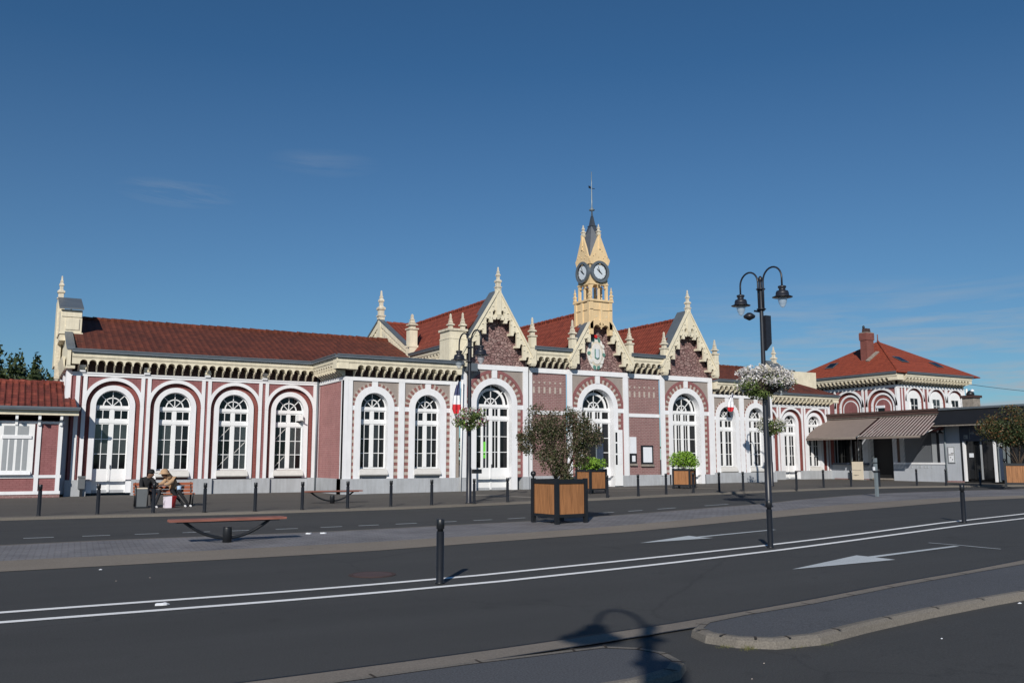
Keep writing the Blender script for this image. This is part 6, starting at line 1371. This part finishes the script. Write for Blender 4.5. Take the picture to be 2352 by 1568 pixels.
wall_case(29.19, 29.60, 1.98, 2.86, False, 'narrow white panel above the small black notice')
# flags on slanted poles
def flag(x, y, z, label, k):
    r = empty('flag', (x, y, z), 0, label, 'flag', 'flags on the station front')
    m_ = MB(); m_.tube([(0, 0, -0.05), (-0.02, -0.28, 0.55), (-0.05, -0.55, 1.15)], 0.018, 'frame', 6); m_.build('pole', r)
    rows = [(1.10, -0.53, 0.06, 'blueflag'), (0.75, -0.40, 0.13, 'blueflag'), (0.45, -0.34, 0.17, 'whiteflag'), (0.20, -0.32, 0.20, 'whiteflag'), (0.02, -0.31, 0.22, 'redflag'), (-0.20, -0.31, 0.24, 'redflag'), (-0.42, -0.30, 0.15, 'redflag')]
    if k: rows = [(1.10, -0.53, 0.06, 'blueflag'), (0.9, -0.42, 0.10, 'whiteflag'), (0.65, -0.36, 0.22, 'whiteflag'), (0.35, -0.34, 0.26, 'redflag'), (0.20, -0.32, 0.24, 'redflag'), (0.10, -0.31, 0.12, 'redflag')]
    m_ = MB()
    for (z0, y0, w0, mt), (z1, y1, w1, _) in zip(rows, rows[1:]):
        for i in range(6):
            a, b = -1 + i / 3, -1 + (i + 1) / 3; f0 = 0.05 * math.sin(i * 2.1); f1 = 0.05 * math.sin((i + 1) * 2.1)
            m_.add([(a * w0, y0 + f0, z0), (b * w0, y0 + f1, z0), (b * w1, y1 + f1, z1), (a * w1, y1 + f0, z1)], [(3, 2, 1, 0)], mt, True)
    m_.build('cloth', r)
flag(18.60, 38.28, 4.25, 'hanging blue, white and red flag between the pavilion and the left gable', 0)
flag(36.20, 38.28, 4.30, 'hanging flag with a red end above the first window right of the gables', 1)
# manhole, litter, weeds
m_ = MB(); X, Y = 4.71, 12.33; m_.lathe(X, Y, [(0.34, g(X, Y) + 0.001), (0.34, g(X, Y) + 0.008), (0.30, g(X, Y) + 0.009), (0.29, g(X, Y) + 0.006)], 'dark', 26, False); m_.lathe(X, Y, [(0.28, g(X, Y) + 0.001), (0.28, g(X, Y) + 0.009)], 'fascia', 26, False)
tag(m_.build('manhole_cover'), 'round rusty manhole cover in the road left of the near bollard', 'manhole cover')
def scrap(x, y, w, label, off=0.008, mat='paper', seed=1):
    rr = random.Random(seed); m_ = MB(); z = g(x, y) + off; n = 9
    P = [(x + w * math.cos(2 * PI * i / n) * rr.uniform(.6, 1.2), y + w * .55 * math.sin(2 * PI * i / n) * rr.uniform(.5, 1.3), z + rr.uniform(0.004, 0.03) * (w > .05)) for i in range(n)]
    m_.add(P + [(x, y, z + w * 0.3)], [(i, (i + 1) % n, n) for i in range(n)], mat); m_.add([(p[0], p[1], z - 0.004) for p in P] + P, [(i, (i + 1) % n, n + (i + 1) % n, n + i) for i in range(n)], mat)
    tag(m_.build('litter_scrap'), label, 'litter', 'scraps of litter on the ground')
scrap(1.66, 10.98, 0.07, 'flattened white scrap between the two white lines at left', seed=2)
scrap(5.66, 18.55, 0.07, 'left of two crumpled white scraps on the median', 0.10, seed=3); scrap(5.95, 18.5, 0.07, 'right of two crumpled white scraps on the median', 0.10, seed=4)
scrap(7.57, 5.31, 0.013, 'tiny white scrap on the asphalt below the kerbed island at right', seed=5); scrap(10.0, 6.02, 0.03, 'pale scrap beside the island kerb at the right edge', seed=6)
scrap(1.35, 14.9, 0.035, 'white scrap at the foot of the median gutter at left', seed=8)
for i, (x, y) in enumerate(((5.48, 5.46), (5.02, 5.13), (1.42, 13.43), (1.87, 13.56))):
    scrap(x, y, 0.008, 'tiny pale speck of grit on the bare asphalt', seed=20 + i, mat='vstone')
m_ = MB(); rr = random.Random(9)
for (cx, cy, n, s_) in ((5.80, 5.93, 110, 0.05), (5.68, 6.10, 70, 0.04), (6.20, 5.78, 60, 0.03), (6.5, 5.70, 25, 0.02)):
    for i in range(n):
        x = cx + rr.gauss(0, 0.06); y = cy + rr.gauss(0, 0.03); z = g(x, y); t = rr.uniform(0.3, 1.0) * s_; dx, dy = rr.gauss(0, .4) * t, rr.gauss(0, .4) * t
        m_.add([(x - 0.002, y, z), (x + 0.002, y, z), (x + dx, y + dy, z + t)], [(0, 1, 2)], 'drygrass')
tag(m_.build('weeds'), 'dry weeds along the nose of the kerbed island', 'weeds', kind='stuff')
# worn white crack marks on the road
pc = [(14.9, 10.6), (14.93, 10.25), (14.95, 9.95), (14.93, 9.6), (14.93, 9.25)]
m_ = MB(); strip(m_, [(x - 0.02, y) for x, y in pc], [(x + 0.03, y) for x, y in pc], 0.007, 0.007, 'paintworn'); struct(m_, 'worn_marking')
# ------------------------------------------------------------------ trees behind the annex
def tree(x, y, h, r, label, seed, n=5200, conic=False, size=0.16):
    rr = random.Random(seed); t = empty('tree', (x, y, 0), 0, label, 'tree', 'dark trees behind the annex')
    m_ = MB(); m_.tube([(0, 0, 0), (0.1, 0, h * .4), (0, 0.1, h * .85)], [0.25, 0.18, 0.05], 'bark', 8)
    for k in range(7):
        a = rr.uniform(0, 6.28); zz = h * rr.uniform(.35, .7); m_.tube([(0, 0, zz), (r * .6 * math.cos(a), r * .6 * math.sin(a), zz + h * .16)], [0.09, 0.03], 'bark', 6)
    m_.build('trunk', t); m_ = MB()
    leaves(m_, (0, 0, h * .52), (r, r, h * .42), n, size, 'leaf_dark', seed, 34, 0.17)
    for k in range(5):
        a = rr.uniform(0, 6.28); q = r * rr.uniform(0, .7); hh_ = h * rr.uniform(.92, 1.08); 
        leaves(m_, (q * math.cos(a), q * math.sin(a), hh_ - h * .12), (r * .16, r * .16, h * .14), n // 30, size * .8, 'leaf_dark', seed + k, 6, 0.4)
    m_.build('crown', t)
for i, (x, y, h, r, lb) in enumerate(((-0.9, 62, 8.2, 1.8, 'dark tree at the very left edge with a thin pointed top'), (1.3, 66, 8.0, 1.6, 'dark tree with a forked pointed top, second from the left edge'), (3.2, 66, 7.5, 1.9, 'rounded dark tree right of the forked one'), (0.4, 72, 7.6, 2.6, 'broad low dark tree between the two pointed ones'),
                                    (4.4, 64, 7.0, 2.2, 'dark tree partly hidden by the cream gable end'), (2.3, 58, 6.3, 2.3, 'low dark bushy tree right above the annex ridge'), (-2.5, 66, 8.2, 2.2, 'dark tree just outside the left edge'), (-0.3, 55, 6.0, 2.0, 'low dark bushy tree above the left end of the annex ridge'))):
    tree(x, y, h, r, lb, 70 + i)
m_ = MB(); rr = random.Random(3)
for k in range(46):
    leaves(m_, (-75 + k * 3.6 + rr.uniform(-1, 1), 92 + rr.uniform(-4, 4), 1.8), (2.8, 2, 2.4), 420, 0.26, 'leaf_dark', 200 + k, 16, 0.25)
tag(m_.build('distant_wood'), 'low dark line of distant trees behind the station', 'wood', kind='stuff')
